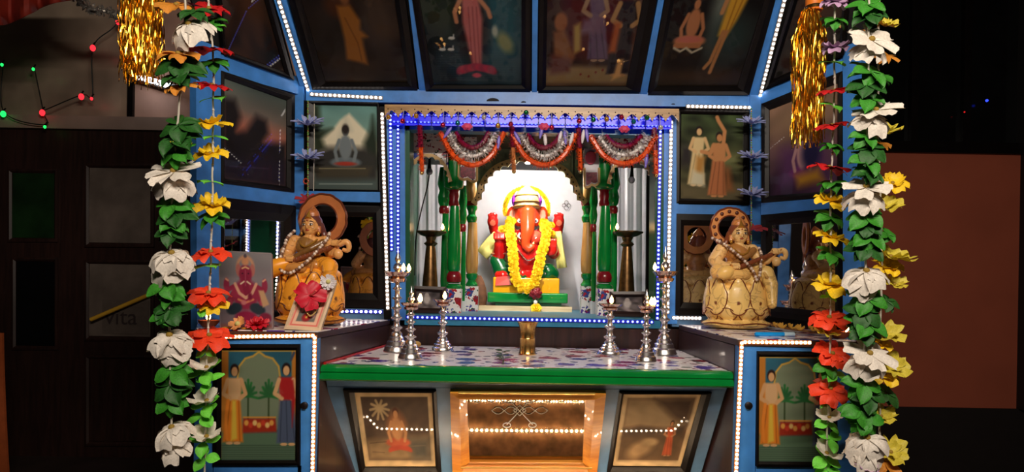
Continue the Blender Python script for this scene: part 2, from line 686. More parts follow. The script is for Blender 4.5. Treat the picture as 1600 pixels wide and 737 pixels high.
def sculpt(name, blobs, voxel, m, parent, smooth=4, over=()):
    """one continuous surface round all the blobs; each point takes the colour of its blob; over: painted areas (centre, radii, rot, colour)"""
    b = MB()
    for (c, r, rot, col) in blobs:
        big = max(r) > voxel * 6
        b.ball(c, r, 20 if big else 12, 12 if big else 8, rot)
    me = bpy.data.meshes.new('tmp')
    me.from_pydata(b.v, [], b.f)
    o = bpy.data.objects.new('tmp', me)
    COL.objects.link(o)
    md = o.modifiers.new('r', 'REMESH')
    md.mode = 'VOXEL'
    md.voxel_size = voxel
    ms = o.modifiers.new('s', 'SMOOTH')
    ms.iterations = smooth
    ms.factor = 0.5
    dg = bpy.context.evaluated_depsgraph_get()
    res = bpy.data.meshes.new_from_object(o.evaluated_get(dg))
    bpy.data.objects.remove(o)
    bpy.data.meshes.remove(me)
    n = len(res.vertices)
    co = np.empty(n * 3)
    res.vertices.foreach_get('co', co)
    co = co.reshape(-1, 3)
    best = np.full(n, 1e9)
    colr = np.zeros((n, 3))
    for (c, r, rot, col) in blobs:
        d = co - np.array(c)
        if rot is not None:
            d = d @ np.array(rot)
        q = (np.sqrt(((d / np.array(r)) ** 2).sum(1)) - 1) * min(r)
        w = q < best
        best[w] = q[w]
        colr[w] = lin(col)
    for (c, r, rot, col) in over:
        d = co - np.array(c)
        if rot is not None:
            d = d @ np.array(rot)
        w = ((d / np.array(r)) ** 2).sum(1) < 1
        colr[w] = lin(col)
    # soften colour borders a little
    arr = np.ones((n, 4), np.float32)
    arr[:, :3] = colr
    lo, hi = co.min(0), co.max(0)
    ctr = np.array([(lo[0] + hi[0]) / 2, (lo[1] + hi[1]) / 2, (lo[2] + hi[2]) / 2])
    res.vertices.foreach_set('co', (co - ctr).ravel())
    ca = res.color_attributes.new('paint', 'FLOAT_COLOR', 'POINT')
    ca.data.foreach_set('color', arr.ravel())
    res.polygons.foreach_set('use_smooth', [True] * len(res.polygons))
    res.materials.clear()
    res.materials.append(m)
    res.update()
    res.name = name
    return inst(name, res, parent, Matrix.Translation(V(ctr)))

# ------------------------------------------------------------------ the room
YW = 3.45
ROOM_X = (-3.2, 3.4)
WALL_RED = mat('red_brown_wall', (156, 78, 54), 0.75, var=0.1, scale=3, bump=0.05)
WALL_DARK = mat('dark_wall', (44, 34, 32), 0.8, var=0.2, scale=3)
FLOOR_M = mat('dark_floor', (52, 40, 36), 0.5, var=0.3, scale=5)
DOORWOOD = wood_mat('dark_door_wood', (38, 20, 16), (56, 32, 26), 0.5, 4, 'Z')
DARKGLASS = mat('dark_glass', (12, 13, 14), 0.12, var=0.3, scale=5, spec=0.3)
GREYGLASS = mat('dusty_glass', (116, 104, 96), 0.4, var=0.35, scale=6)
LINTEL = mat('grey_lintel', (150, 128, 116), 0.7, var=0.15, scale=6)

struct(MB().box((ROOM_X[0], -3.0, -0.05), (ROOM_X[1], YW + .1, 0.0)).build('floor', FLOOR_M))
struct(MB().box((ROOM_X[0], -3.0, 2.9), (ROOM_X[1], YW + .1, 2.96)).build('ceiling', WALL_DARK))
struct(MB().box((ROOM_X[0] - .1, -3.0, 0), (ROOM_X[0], YW + .1, 2.9)).build('wall_left', WALL_DARK))
struct(MB().box((ROOM_X[1], -3.0, 0), (ROOM_X[1] + .1, YW + .1, 2.9)).build('wall_right', WALL_DARK))
struct(MB().box((ROOM_X[0], -3.1, 0), (ROOM_X[1], -3.0, 2.9)).build('wall_front', WALL_DARK))


def wall_px(x0, y0, x1, y1, Y, t):
    a, b = at(x0, y0, Y), at(x1, y1, Y)
    return MB().box((min(a.x, b.x), Y, min(a.z, b.z)), (max(a.x, b.x), Y + t, max(a.z, b.z)))


# right half of the back wall: black window above, red-brown plaster, dark dado below
xm = at(640, 300, YW).x
zt, zb = at(1480, 240, YW).z, at(1480, 636, YW).z
xr = at(1592, 400, YW).x
struct(MB().box((xm, YW, zb), (xr, YW + .08, zt)).build('wall_back', WALL_RED))
struct(MB().box((xm, YW - .015, 0), (ROOM_X[1], YW + .08, zb)).build('baseboard_back', mat('black_dado', (22, 17, 16), 0.6)))
struct(MB().box((xr, YW - .05, zb), (ROOM_X[1], YW + .08, 2.9)).build('light_falloff_strip', mat('dark_falloff', (16, 13, 13), 0.6)))  # dark strip standing in for the light fading at the wall's end
w1 = struct(MB().box((xm, YW + .03, zt + .06), (xr, YW + .05, 2.9)).build('window_1', DARKGLASS))
MB().box((xm, YW - .02, zt), (xr, YW + .08, zt + .06)).build('window_frame', BLACK, w1)
for px in (1430, 1512):
    c = at(px, 150, YW)
    MB().box((c.x - .02, YW, zt + .06), (c.x + .02, YW + .03, 2.9)).build('mullion', BLACK, w1)

# left half: lintel, window band above and a panelled door below
xl, xd = ROOM_X[0], xm
zl0, zl1 = at(120, 203, YW).z, at(120, 183, YW).z
struct(MB().box((xl, YW - .03, zl0), (xd, YW + .08, zl1)).build('trim_2', LINTEL))
w2 = struct(MB().box((xl, YW + .03, zl1), (at(202, 100, YW).x, YW + .05, 2.9)).build('window_2', mat('night_window_glass', (160, 142, 124), 0.3, var=0.8, scale=1.6)))
c = at(203, 150, YW)
MB().box((c.x - .015, YW, zl1), (c.x + .015, YW + .03, 2.9)).build('mullion', BLACK, w2)
struct(MB().box((c.x + .015, YW + .02, zl1), (xd, YW + .06, 2.9)).build('wall_back_upper', mat('pale_plaster', (176, 138, 122), 0.8, var=0.25, scale=4)))
d1 = struct(MB().box((xl, YW, 0), (xd, YW + .05, zl0)).build('door_1', DOORWOOD))


def door_panel(x0, y0, x1, y1, m):
    p = wall_px(x0, y0, x1, y1, YW - .004, .01).build('panel', m, d1)
    fr = MB()
    o = [at(x0 - 6, y0 - 6, YW), at(x1 + 6, y0 - 6, YW), at(x1 + 6, y1 + 6, YW), at(x0 - 6, y1 + 6, YW)]
    i = [at(x0, y0, YW), at(x1, y0, YW), at(x1, y1, YW), at(x0, y1, YW)]
    fr.ring(o, i, (0, -1, 0), .014)
    fr.build('panel_moulding', DOORWOOD, d1)
    return p


door_panel(140, 262, 236, 380, GREYGLASS)
door_panel(140, 412, 236, 526, GREYGLASS)
door_panel(20, 270, 86, 372, mat('green_tinted_glass', (22, 50, 22), 0.3, var=0.6, scale=5))
door_panel(26, 408, 86, 540, DARKGLASS)
door_panel(140, 560, 236, 690, DOORWOOD)
# paper with printed letters behind the lower door pane
pa = thing('paper_notice', 'pale paper notice with faded letters stuck to the lower door pane', 'notice', at(200, 515, YW - .01))
wall_px(160, 468, 232, 522, YW - .0075, .002).build('sheet', mat('old_paper', (104, 92, 84), 0.8), pa)
fd = bpy.data.curves.new('lettering', 'FONT')
fd.body = 'vita'
fd.size = 0.125
fd.extrude = 0.0006
fd.materials.append(mat('faded_ink', (62, 50, 50), 0.8))
fo_c = bpy.data.objects.new('lettering_curve', fd)
COL.objects.link(fo_c)
lm_ = bpy.data.meshes.new_from_object(fo_c.evaluated_get(bpy.context.evaluated_depsgraph_get()))
bpy.data.objects.remove(fo_c)
lm_.materials.clear()
lm_.materials.append(fd.materials[0])
fo = bpy.data.objects.new('lettering', lm_)
q = at(163, 506, YW - .009)
put(fo, pa, Matrix.Translation(q) @ Matrix.Rotation(PI / 2, 4, 'X'))
st = MB()
a, b = at(142, 499, YW - .05), at(238, 458, YW - .03)
st.tube([a, a.lerp(b, .5), b], .011, 10)
tag(st.build('yellow_stick', mat('yellow_rod', (250, 190, 60), 0.5)), 'thin yellow stick leaning across the lower pane of the dark door', 'stick')
# orange curtain edge at the far left
cu = MB()
A, B = [], []
for k in range(30):
    t = k / 29
    y = 520 + 300 * t
    A.append(at(-60, y, 2.9 + .02 * math.sin(t * 9)))
    B.append(at(3 + 14 * t ** 1.5, y, 2.9 + .015 * math.sin(t * 7 + 1)))
cu.strip(A, B, (0, .012, 0))
tag(cu.build('orange_drape', mat('orange_cloth', (190, 92, 44), 0.7)), 'strip of dull orange cloth hanging at the lower left edge', 'drape')
# dark red canopy cloth at the top left
cl = MB()
n = 28
vs, fs = [], []
for j in range(6):
    for k in range(n):
        t = k / (n - 1)
        px = -40 + 176 * t
        py = -70 + (100 + 10 * math.sin(t * 7) - 42 * t ** 3) * j / 5
        vs.append(at(px, py, 2.7 + .03 * math.sin(k * .9) * (.3 + j / 5)))
for j in range(5):
    for k in range(n - 1):
        fs.append((j * n + k, j * n + k + 1, (j + 1) * n + k + 1, (j + 1) * n + k))
cl.add(vs, fs)
o = cl.build('red_canopy_cloth', mat('dark_red_cloth', (150, 40, 22), 0.7))
o.modifiers.new('thick', 'SOLIDIFY').thickness = 0.004
tag(o, 'dark red cloth swag hanging across the top left corner', 'cloth')

tl = thing('tube_lamp', 'lit white tube lamp on the wall above the lintel', 'lamp', at(240, 127, YW - .05))
a, b = at(214, 119, YW - .06), at(266, 134, YW - .06)
MB().tube([a, b], .014, 12).build('tube', glow_mat('tube_glow', (235, 240, 250), 10.0), tl)
d = (b - a).normalized()
MB().tube([a - d * .03 + V((0, .03, 0)), b + d * .03 + V((0, .03, 0))], .02, 10).build('holder', mat('lamp_holder', (150, 150, 150), .5), tl)

# fairy bulbs in front of the left window
for px, py, cn in ((145, 75, 'red'), (127, 151, 'red'), (66, 176, 'red'), (185, 34, 'red'), (143, 154, 'red'), (3, 101, 'green'), (52, 108, 'green'), (5, 178, 'green'), (70, 198, 'green')):
    where = {(145, 75): 'highest over the grey glass', (127, 151): 'low on the grey glass beside a fainter one', (66, 176): 'just over the grey lintel', (185, 34): 'beside the gold tassel',
             (143, 154): 'small and faint on the grey glass', (3, 101): 'at the left picture edge, upper one', (52, 108): 'on the dark glass', (5, 178): 'at the left picture edge, over the lintel', (70, 198): 'on the lintel face'}[(px, py)]
    p = at(px, py, YW - .07)
    t = thing('fairy_bulb', '%s fairy light bulb %s' % (cn, where), 'fairy light', p, 'fairy lights at the left window')
    r = .007 if (px, py) in ((143, 154), (52, 108), (70, 198), (3, 101)) else .013
    MB().ball(p, (r, r, r * 1.3)).build('bulb', glow_mat(cn + '_bulb_glow', (255, 40, 50) if cn == 'red' else (30, 220, 90), 2.2), t)
    MB().tube([p + V((0, 0, r)), p + V((0.004, .01, r + .02))], .004, 8).build('socket', BLACK, t)
for px, py, cn, c in ((1542, 157, 'blue', (40, 60, 255)), (1507, 175, 'red', (255, 40, 40))):
    p = at(px, py, YW - .02)
    t = thing('fairy_bulb', 'tiny %s fairy light against the black window' % cn, 'fairy light', p, 'fairy lights at the black window')
    MB().ball(p, .007 if cn == 'blue' else .004).build('bulb', glow_mat(cn + '_spark_glow', c, 3.0 if cn == 'blue' else .8), t)
    MB().tube([p + V((0, 0, .005)), p + V((0.002, .01, .02))], .003, 8).build('socket', BLACK, t)

for pp, lab in (([(3, 101), (5, 178), (70, 198), (66, 176), (52, 108)], 'thin dark wire strung through the green fairy bulbs'), ([(66, 176), (127, 151), (143, 154), (145, 75), (185, 34), (215, -60)], 'thin dark wire strung through the red fairy bulbs')):
    tag(MB().tube(curve_pts([at(x, y, YW - .067) + V((0, .006, .012)) for x, y in pp], 50), .003, 6).build('fairy_light_wire', mat('dark_wire', (20, 24, 20), .6)), lab, 'wire')

# ------------------------------------------------------------------ planes of the shrine
YB = 2.2
PB = Plane((0, YB, 0), (0, -1, 0))
PC = Plane((0, YB, at(830, 145, YB).z), (0, -.205, -.243))
pl0, pr0 = at(466, 300, YB), at(1181, 312, YB)
PWL = Plane(pl0, (.264, -.155, 0))
PWR = Plane(pr0, (-.8, -.6, 0))


def plane3(a, b, c):
    n = (b - a).cross(c - a).normalized()
    if n.dot(V((0, 0, EYE)) - a) < 0:
        n = -n
    return Plane(a, n)


PCL = plane3(PWL.hit(462, 130), PWL.hit(345, 88), PC.hit(436, 0))
PCR = plane3(PWR.hit(1190, 148), PWR.hit(1290, 108), PC.hit(1230, 0))
PS = Plane((0.06, 1.62, .702), (0, -.28, -.23))
YF = 1.56
PF = Plane((0, YF, 0), (0, -1, 0))
ZT, ZS, ZN = .75, .836, .852


def slab(pl, quad, t, off=0.0, mb=None):
    mb = mb or MB()
    return mb.prism([pl.hit(x, y, off) for x, y in quad], -pl.n * t)


# ------------------------------------------------------------------ blue shrine frame
fr = thing('shrine_frame', 'large blue painted wooden shrine frame with folding wings and sloping canopy', 'shrine', (0.06, 2.2, ZS))
slab(PB, [(462, 137), (612, 139), (612, 505), (462, 505)], .012, -.02).build('back_board', BACKING, fr)
slab(PB, [(1045, 148), (1186, 150), (1186, 515), (1045, 515)], .012, -.02).build('back_board', BACKING, fr)
slab(PB, [(612, 139), (1045, 148), (1045, 200), (612, 196)], .012, -.02).build('back_board', BACKING, fr)
slab(PB, [(478, 137), (1187, 147), (1187, 168), (478, 158)], .026, .008).build('rail', BLUE, fr)
slab(PB, [(474, 298), (597, 300), (597, 316), (474, 313)], .026, .004).build('rail', BLUE, fr)
slab(PB, [(1056, 319), (1174, 321), (1174, 336), (1056, 334)], .026, .004).build('rail', BLUE, fr)
slab(PB, [(474, 480), (606, 483), (606, 503), (474, 500)], .026, .004).build('rail', BLUE_DULL, fr)
slab(PB, [(1050, 491), (1180, 493), (1180, 512), (1050, 510)], .026, .004).build('rail', BLUE_DULL, fr)
slab(PB, [(456, 118), (474, 118), (475, 503), (459, 503)], .05, .014).build('post', BLUE, fr)
slab(PB, [(1172, 148), (1191, 148), (1190, 513), (1173, 513)], .05, .014).build('post', BLUE, fr)
slab(PB, [(590, 168), (603, 168), (612, 500), (600, 500)], .04, .012).build('jamb', BLACK, fr)
slab(PB, [(603, 170), (632, 171), (634, 500), (612, 500)], .04, .008).build('jamb', BLUE, fr)
slab(PB, [(632, 196), (640, 196), (641, 500), (634, 500)], .09, .0).build('jamb', GREEN_DK, fr)
slab(PB, [(1024, 205), (1038, 205), (1036, 505), (1022, 505)], .09, .004).build('jamb', GREEN_DK, fr)
slab(PB, [(1038, 178), (1062, 178), (1058, 506), (1036, 506)], .04, .008).build('jamb', BLUE, fr)
slab(PB, [(632, 192), (1030, 202), (1030, 212), (632, 202)], .05, .0).build('rail', TEAL, fr)
# canopy ribs on the leaning plane
for q in ([(635, -30), (643, -30), (665, 142), (655, 142)], [(832, -30), (841, -30), (839, 144), (831, 144)], [(1034, -30), (1043, -30), (1011, 147), (1000, 147)],
          [(419, -30), (438, -30), (489, 139), (470, 139)], [(1213, -30), (1230, -30), (1188, 150), (1168, 150)]):
    dx0, dx1 = (q[0][0] - q[3][0]) / (q[3][1] - q[0][1]), (q[1][0] - q[2][0]) / (q[2][1] - q[1][1])
    e = [(q[3][0] + dx0 * 290, q[3][1] - 290), (q[2][0] + dx1 * 290, q[2][1] - 290), q[2], q[3]]
    slab(PC, e, .026, .006).build('canopy_rib', BLUE, fr)
slab(PC, [(380, -170), (1270, -170), (1187, 150), (470, 140)], .012, -.022).build('canopy_board', BACKING, fr)
# wings
slab(PWL, [(340, 83), (466, 127), (466, 147), (340, 112)], .026, .006).build('wing_rail', BLUE, fr)
slab(PWL, [(322, 283), (461, 300), (461, 321), (322, 306)], .026, .006).build('wing_rail', BLUE, fr)
slab(PWL, [(306, 60), (345, 75), (345, 512), (308, 515)], .03, .010).build('post', BLUE, fr)
slab(PWL, [(306, 60), (464, 125), (464, 502), (306, 514)], .012, -.02).build('wing_board', BACKING, fr)
slab(PWR, [(1189, 144), (1340, 80), (1340, 108), (1189, 162)], .026, .006).build('wing_rail', BLUE, fr)
slab(PWR, [(1189, 317), (1340, 305), (1340, 322), (1189, 336)], .026, .006).build('wing_rail', BLUE, fr)
slab(PWR, [(1317, 72), (1346, 60), (1346, 530), (1317, 527)], .03, .010).build('post', BLUE, fr)
slab(PWR, [(1186, 146), (1346, 75), (1346, 530), (1186, 514)], .012, -.02).build('wing_board', BACKING, fr)
slab(PCL, [(330, 82), (464, 131), (395, -130), (250, -130)], .012, -.02).build('canopy_board', BACKING, fr)
slab(PCR, [(1188, 150), (1350, 78), (1400, -130), (1265, -130)], .012, -.02).build('canopy_board', BACKING, fr)
# knot holes in the top rail
for px, py, r in ((770, 158, 10), (818, 160, 4), (1052, 163, 3)):
    k = MB()
    k.prism([PB.hit(px + r * math.cos(a), py + .5 * r * math.sin(a), .0092) for a in [PI + PI * i / 10 for i in range(11)]], (0, .002, 0))
    k.build('chip', BACKING, fr)

# ------------------------------------------------------------------ side cabinets, table, niche carcass
def world_poly(px_list, z):
    return [V((p.x, p.y, z)) for p in px_list]


L_F1, L_F2 = at(306, 528, YF), at(497, 526, YF)
L_B2, L_B1, L_W = at(609, 500, YB - .03), at(466, 500, YB - .03), PWL.hit(309, 515, .012)
R_F1, R_F2 = at(1338, 535, YF), at(1152, 533, YF)
R_B2, R_B1, R_W = at(1061, 508, YB - .03), at(1182, 508, YB - .03), PWR.hit(1344, 528, .012)


def side_cabinet(label, F1, F2, B2, B1, W, stiles, holes, frame_q, lock):
    t = thing('side_cabinet', label, 'cabinet', ((F1.x + F2.x) / 2, YF + .2, 0), 'side cabinets')
    MB().prism(world_poly([F1 + V((0, .02, 0)), F2 + V((0, .02, 0)), B2, B1, W], 0), (0, 0, ZS - .018)).build('carcass', BROWN, t)
    b = MB()
    b.prism(world_poly([F1 + V((0, -.004, 0)), F2 + V((0, -.004, 0)), B2, B1, W], ZS - .016), (0, 0, .0145))
    b.build('shelf_board', BROWN_SHELF, t)
    MB().prism(world_poly([F1, F2, B2, B1, W], ZS - .0015), (0, 0, .0022)).build('shelf_cover', FLORAL, t)
    for q in stiles:
        slab(PF, q, .02).build('stile', BLUE, t)
    for q in holes:
        k = MB()
        c = PF.hit(*q)
        k.tube([c + V((0, .004, 0)), c - V((0, .006, 0)), c - V((0, .008, 0))], [.009, .009, .005], 16)
        k.build('lock', mat('lock_metal', (34, 26, 26), .4, .6), t)
    return t


side_cabinet('blue cabinet on the left with violet goddess statue and pictures standing on top', L_F1, L_F2, L_B2, L_B1, L_W,
             [[(306, 525), (497, 523), (497, 537), (306, 537)], [(306, 537), (335, 537), (330, 860), (300, 860)], [(470, 537), (497, 537), (487, 860), (462, 860)],
              [(334, 726), (471, 727), (470, 760), (333, 760)]], [(476, 633)], None, None)['label'] = 'blue side cabinet carrying a small tilted photo with a red hibiscus'
side_cabinet('blue side cabinet carrying the pale lotus statue and a blue pen', R_F1, R_F2, R_B2, R_B1, R_W,
             [[(1153, 533), (1338, 536), (1338, 549), (1153, 548)], [(1153, 548), (1182, 548), (1178, 860), (1144, 860)], [(1306, 549), (1338, 549), (1340, 860), (1308, 860)],
              [(1181, 728), (1307, 729), (1308, 760), (1180, 760)]], [(1169, 633)], None, None)

tb = thing('offering_table', 'low wide offering table with green edge and floral cloth before the idol', 'table', (0.05, 1.9, 0))
YT = 1.6
xl0, xr0 = at(506, 580, YT).x, at(1143, 585, YT).x
xl1, xr1 = at(609, 545, YB - .03).x + .003, at(1061, 545, YB - .03).x - .003
MB().prism([(xl0, YT, ZT - .03), (xr0, YT, ZT - .03), (xr1, YB - .035, ZT - .03), (xl1, YB - .035, ZT - .03)], (0, 0, .028)).build('table_top', BROWN_SHELF, tb)
MB().prism([(xl0 + .004, YT + .004, ZT - .002), (xr0 - .004, YT + .004, ZT - .002), (xr1, YB - .036, ZT - .002), (xl1, YB - .036, ZT - .002)], (0, 0, .0032)).build('floral_cloth', FLORAL, tb)
prof = [(YT + .012, ZT + .002), (YT - .006, ZT + .001), (YT - .016, ZT - .006), (YT - .017, ZT - .014), (YT - .013, ZT - .017), (YT - .020, ZT - .021), (YT - .021, ZT - .032), (YT - .014, ZT - .037), (YT + .012, ZT - .037)]
MB().prism([(xl0 - .006, y, z) for y, z in prof], (xr0 - xl0 + .012, 0, 0)).build('green_edge', GREEN, tb)
e0, e1 = V((xl0 + .002, YT, ZT + .004)), V((xl1 + .002, YB - .05, ZT + .004))
MB().tube([e0, e0.lerp(e1, .5), e1], .004, 6).build('red_edging', mat('red_tape', (170, 26, 24), .4), tb)
slab(PS, [(509, 592), (1138, 598), (1134, 611), (512, 606)], .02, .0035).build('front_rail', BLUE_DULL, tb)


def ext_down(q, y1):
    """lengthen a quad (top-left, top-right, bottom-right, bottom-left) downwards to row y1"""
    (a, b, c, d) = q
    tl_ = (y1 - a[1]) / (d[1] - a[1])
    tr_ = (y1 - b[1]) / (c[1] - b[1])
    return [a, b, (b[0] + (c[0] - b[0]) * tr_, y1), (a[0] + (d[0] - a[0]) * tl_, y1)]


for q in ([(511, 604), (537, 604), (561, 737), (540, 737)], [(681, 606), (704, 606), (708, 737), (690, 737)], [(946, 608), (968, 608), (949, 737), (930, 737)], [(1110, 609), (1134, 609), (1096, 737), (1074, 737)]):
    slab(PS, ext_down(q, 800), .02, .004).build('front_stile', BLUE_DULL, tb)
slab(PS, ext_down([(513, 604), (1133, 609), (1095, 737), (541, 737)], 800), .015, -.018).build('front_board', BROWN, tb)
slab(PS, [(552, 772), (1085, 778), (1080, 800), (558, 797)], .02, .004).build('front_rail', BLUE_DULL, tb)
zfoot = PS.hit(800, 800).z
yfoot = PS.hit(800, 800).y
MB().box((xl1 + .05, yfoot + .02, 0), (xr1 - .05, YB - .06, zfoot)).build('plinth', BROWN, tb)
slab(PB, [(603, 508), (1062, 514), (1062, 549), (603, 543)], .02, -.002).build('riser', BROWN, tb)

ni = thing('niche', 'deep inner niche with white panel and blue floor holding the red idol', 'niche', (.08, 2.6, ZN))
NX0, NX1, NY1, NZ1 = -.445, .625, 3.08, at(830, 192, YB).z
jx0, jx1 = at(642, 495, YB).x, at(1021, 500, YB).x
MB().prism([(jx0, YB + .001, ZN - .02), (jx1, YB + .001, ZN - .02), (jx1, YB + .095, ZN - .02), (NX1, YB + .095, ZN - .02), (NX1, NY1, ZN - .02), (NX0, NY1, ZN - .02), (NX0, YB + .095, ZN - .02), (jx0, YB + .095, ZN - .02)], (0, 0, .02)).build('floor_board', TEAL, ni)
slab(PB, [(632, 494), (1032, 501), (1032, 513), (632, 507)], .012, .006).build('front_edge', TEAL, ni)
MB().box((NX0 - .015, YB + .05, ZN), (NX0, NY1, NZ1)).build('side_panel', GREEN_DK, ni)
MB().box((NX1, YB + .05, ZN), (NX1 + .015, NY1, NZ1)).build('side_panel', GREEN_DK, ni)
MB().box((NX0, NY1, ZN), (NX1, NY1 + .015, NZ1)).build('back_panel', WHITE, ni)
MB().box((NX0 - .015, YB + .04, NZ1), (NX1 + .015, NY1 + .015, NZ1 + .015)).build('top_panel', BACKING, ni)


# ------------------------------------------------------------------ step on the floor with its light strips
def mirror_hit(px, py, z):
    p = PS.hit(px, py, -.002)
    d = ray(px, py)
    d = d - PS.n * (2 * d.dot(PS.n))
    t = (z - p.z) / d.z
    return p + d * t


ZSTEP = .26
s0 = mirror_hit(820, 668, ZSTEP)
sp = thing('floor_step', 'dark low step on the floor under the table front', 'step', (.06, 1.72, 0))
MB().box((-.42, 1.55, 0), (.5, yfoot + .0, ZSTEP - .006)).build('riser', BROWN, sp)
MB().box((-.43, 1.54, ZSTEP - .006), (.51, yfoot + .01, ZSTEP)).build('tread', mat('brown_floor_tiles', (150, 116, 88), .6, var=.5, scale=24), sp)


# ------------------------------------------------------------------ LED strips
def ico(r, name, m):
    bm = bmesh.new()
    bmesh.ops.create_icosphere(bm, subdivisions=2, radius=r)
    me = bpy.data.meshes.new(name)
    bm.to_mesh(me)
    bm.free()
    me.materials.append(m)
    me.polygons.foreach_set('use_smooth', [True] * len(me.polygons))
    return me


LEDM = {}


def led_strip(label, path, count, m, tape, n, r=.0042, w=.006, group='light strips of the shrine', spots=None):
    pts = [V(p) for p in path]
    n = V(n).normalized()
    t = thing('led_strip', label, 'light strip', pts[0], group)
    b = MB()
    for p, q in zip(pts[:-1], pts[1:]):
        d = (q - p).normalized()
        s = d.cross(n).normalized() * w
        b.prism([p - s, q - s, q + s, p + s], -n * .0025)
    b.build('tape', tape, t)
    key = (round(r, 5), m.name)
    if key not in LEDM:
        LEDM[key] = ico(r, 'led', m)
    L = [0]
    for p, q in zip(pts[:-1], pts[1:]):
        L.append(L[-1] + (q - p).length)
    for k in range(count if spots is None else len(spots)):
        s = L[-1] * ((k + .5) / count if spots is None else spots[k])
        j = max(i for i in range(len(L) - 1) if L[i] <= s)
        p = pts[j].lerp(pts[j + 1], (s - L[j]) / (L[j + 1] - L[j]))
        inst('led', LEDM[key], t, Matrix.Translation(p + n * r * .35))
    return t


def on(pl, pxs, off):
    return [pl.hit(x, y, off) for x, y in pxs]


led_strip('white light strip up the canopy edge over the mountain picture', on(PC, [(484, 149), (430, -16)], .010), 24, LED_C, TAPE_W, PC.n)
led_strip('white light strip up the canopy edge beside the gold tassel with orange ring', on(PC, [(1184, 164), (1229, -12)], .010), 25, LED_C, TAPE_W, PC.n)
led_strip('short white light strip on the top rail over the mountain picture', on(PB, [(484, 147), (598, 153)], .012), 16, LED_C, TAPE_W, PB.n)
led_strip('short white light strip on the top rail over the two-figure picture', on(PB, [(1072, 166), (1174, 168)], .012), 15, LED_C, TAPE_W, PB.n)
led_strip('upright white light strip beside the mountain picture', on(PB, [(597, 175), (606, 484)], .016), 46, LED_C, TAPE_W, PB.n, r=.0044)
led_strip('upright blue light strip next to the white one on the idol opening\'s left', on(PB, [(610, 178), (612, 392)], .012), 34, LED_B, TAPE_B, PB.n, r=.004)
led_strip('upright blue light strip nearest the left satin curtain', on(PB, [(622, 180), (622, 396)], .012), 34, LED_B, TAPE_B, PB.n, r=.0036)
led_strip('upright white light strip beside the two-figure picture', on(PB, [(1049, 188), (1043, 490)], .014), 46, LED_C, TAPE_W, PB.n, r=.0044)
led_strip('upright blue light strip nearest the right satin curtain', on(PB, [(1032, 196), (1027, 500)], .010), 46, LED_B, TAPE_B, PB.n, r=.004)
led_strip('level blue light strip along the niche floor edge behind the brass cup', on(PB, [(634, 495), (1022, 503)], .0105), 52, LED_B, TAPE_B, PB.n, r=.0038)
led_strip('short white light strip at the foot of the left mirror', on(PB, [(531, 486), (598, 487)], .010), 9, LED_C, TAPE_B, PB.n, r=.0046)
led_strip('short white light strip at the foot of the narrow mirror by the pale statue', on(PB, [(1050, 496), (1096, 497)], .010), 8, LED_C, TAPE_W, PB.n, r=.0046)
led_strip('white light strip round the top and side of the left cabinet', on(PF, [(344, 526), (492, 524), (488, 760)], .006), 21 + 36, LED_W, mat('orange_led_tape', (150, 84, 36), .6), PF.n, r=.0036, w=.005)
led_strip('white light strip round the top and side of the right cabinet', on(PF, [(1268, 535), (1159, 534), (1149, 760)], .006), 16 + 34, LED_W, mat('orange_led_tape', (150, 84, 36), .6), PF.n, r=.0036, w=.005)
up = V((0, 0, 1))
led_strip('white light strip with bent ends on the floor step', [mirror_hit(x, y, ZSTEP + .003) for x, y in ((556, 629), (592, 667), (700, 669), (940, 671), (1052, 670), (1092, 624))], 74, LED_S, TAPE_W, up, r=.0034, w=.004)
led_strip('thin white light strip near the front of the floor step', [mirror_hit(x, y, ZSTEP + .003) for x, y in ((734, 623), (912, 625))], 40, LED_S, TAPE_W, up, r=.0022, w=.003)

# ------------------------------------------------------------------ framed pictures and mirrors
def offset_quad(q, d):
    c = sum((V(p) for p in q), V()) / 4
    out = []
    for p in q:
        v = V(p) - c
        out.append(c + v * (1 + d / v.length))
    return out


def picture(name, label, cat, pl, outer, inner, art, fm=BLACK, h=.012, glass=None, group=None, sink=.004, mm=None):
    o = [pl.hit(x, y) for x, y in outer]
    i = [pl.hit(x, y) for x, y in inner]
    c = sum((V(p) for p in o), V()) / 4
    t = thing(name, label, cat, c, group)
    MB().ring(o, i, pl.n, h, .012).build('frame', fm, t, smooth=False)
    q = offset_quad([p + pl.n * (.001) for p in i], .004)
    if art is not None:
        art.sheet('print', q, t, mm)
    else:
        MB().prism(q, -pl.n * .003).build('mirror_glass', glass or MIRROR, t, smooth=False)
    return t


def art_golden_robe():
    a = Art(110, 130, (26, 20, 20), (34, 26, 18)).blot(14, 3, .35, 9)
    a.ell(.78, .42, .2, .28, (62, 48, 38), soft=.6).ell(.2, .62, .2, .2, (38, 30, 22), soft=.6).ell(.42, .82, .5, .1, (48, 34, 22), soft=.6)
    a.ell(.38, .3, .14, .1, (70, 38, 18), soft=.4)
    a.poly([(.36, .3), (.5, .29), (.58, .42), (.56, .5), (.63, .56), (.56, .58), (.56, .82), (.48, .8), (.33, .77), (.36, .58)], (140, 86, 30), .02)
    a.line([(.42, .4), (.5, .62), (.5, .78)], .006, (110, 64, 20))
    a.ell(.46, .22, .05, .07, (120, 74, 40), soft=.3)
    return a


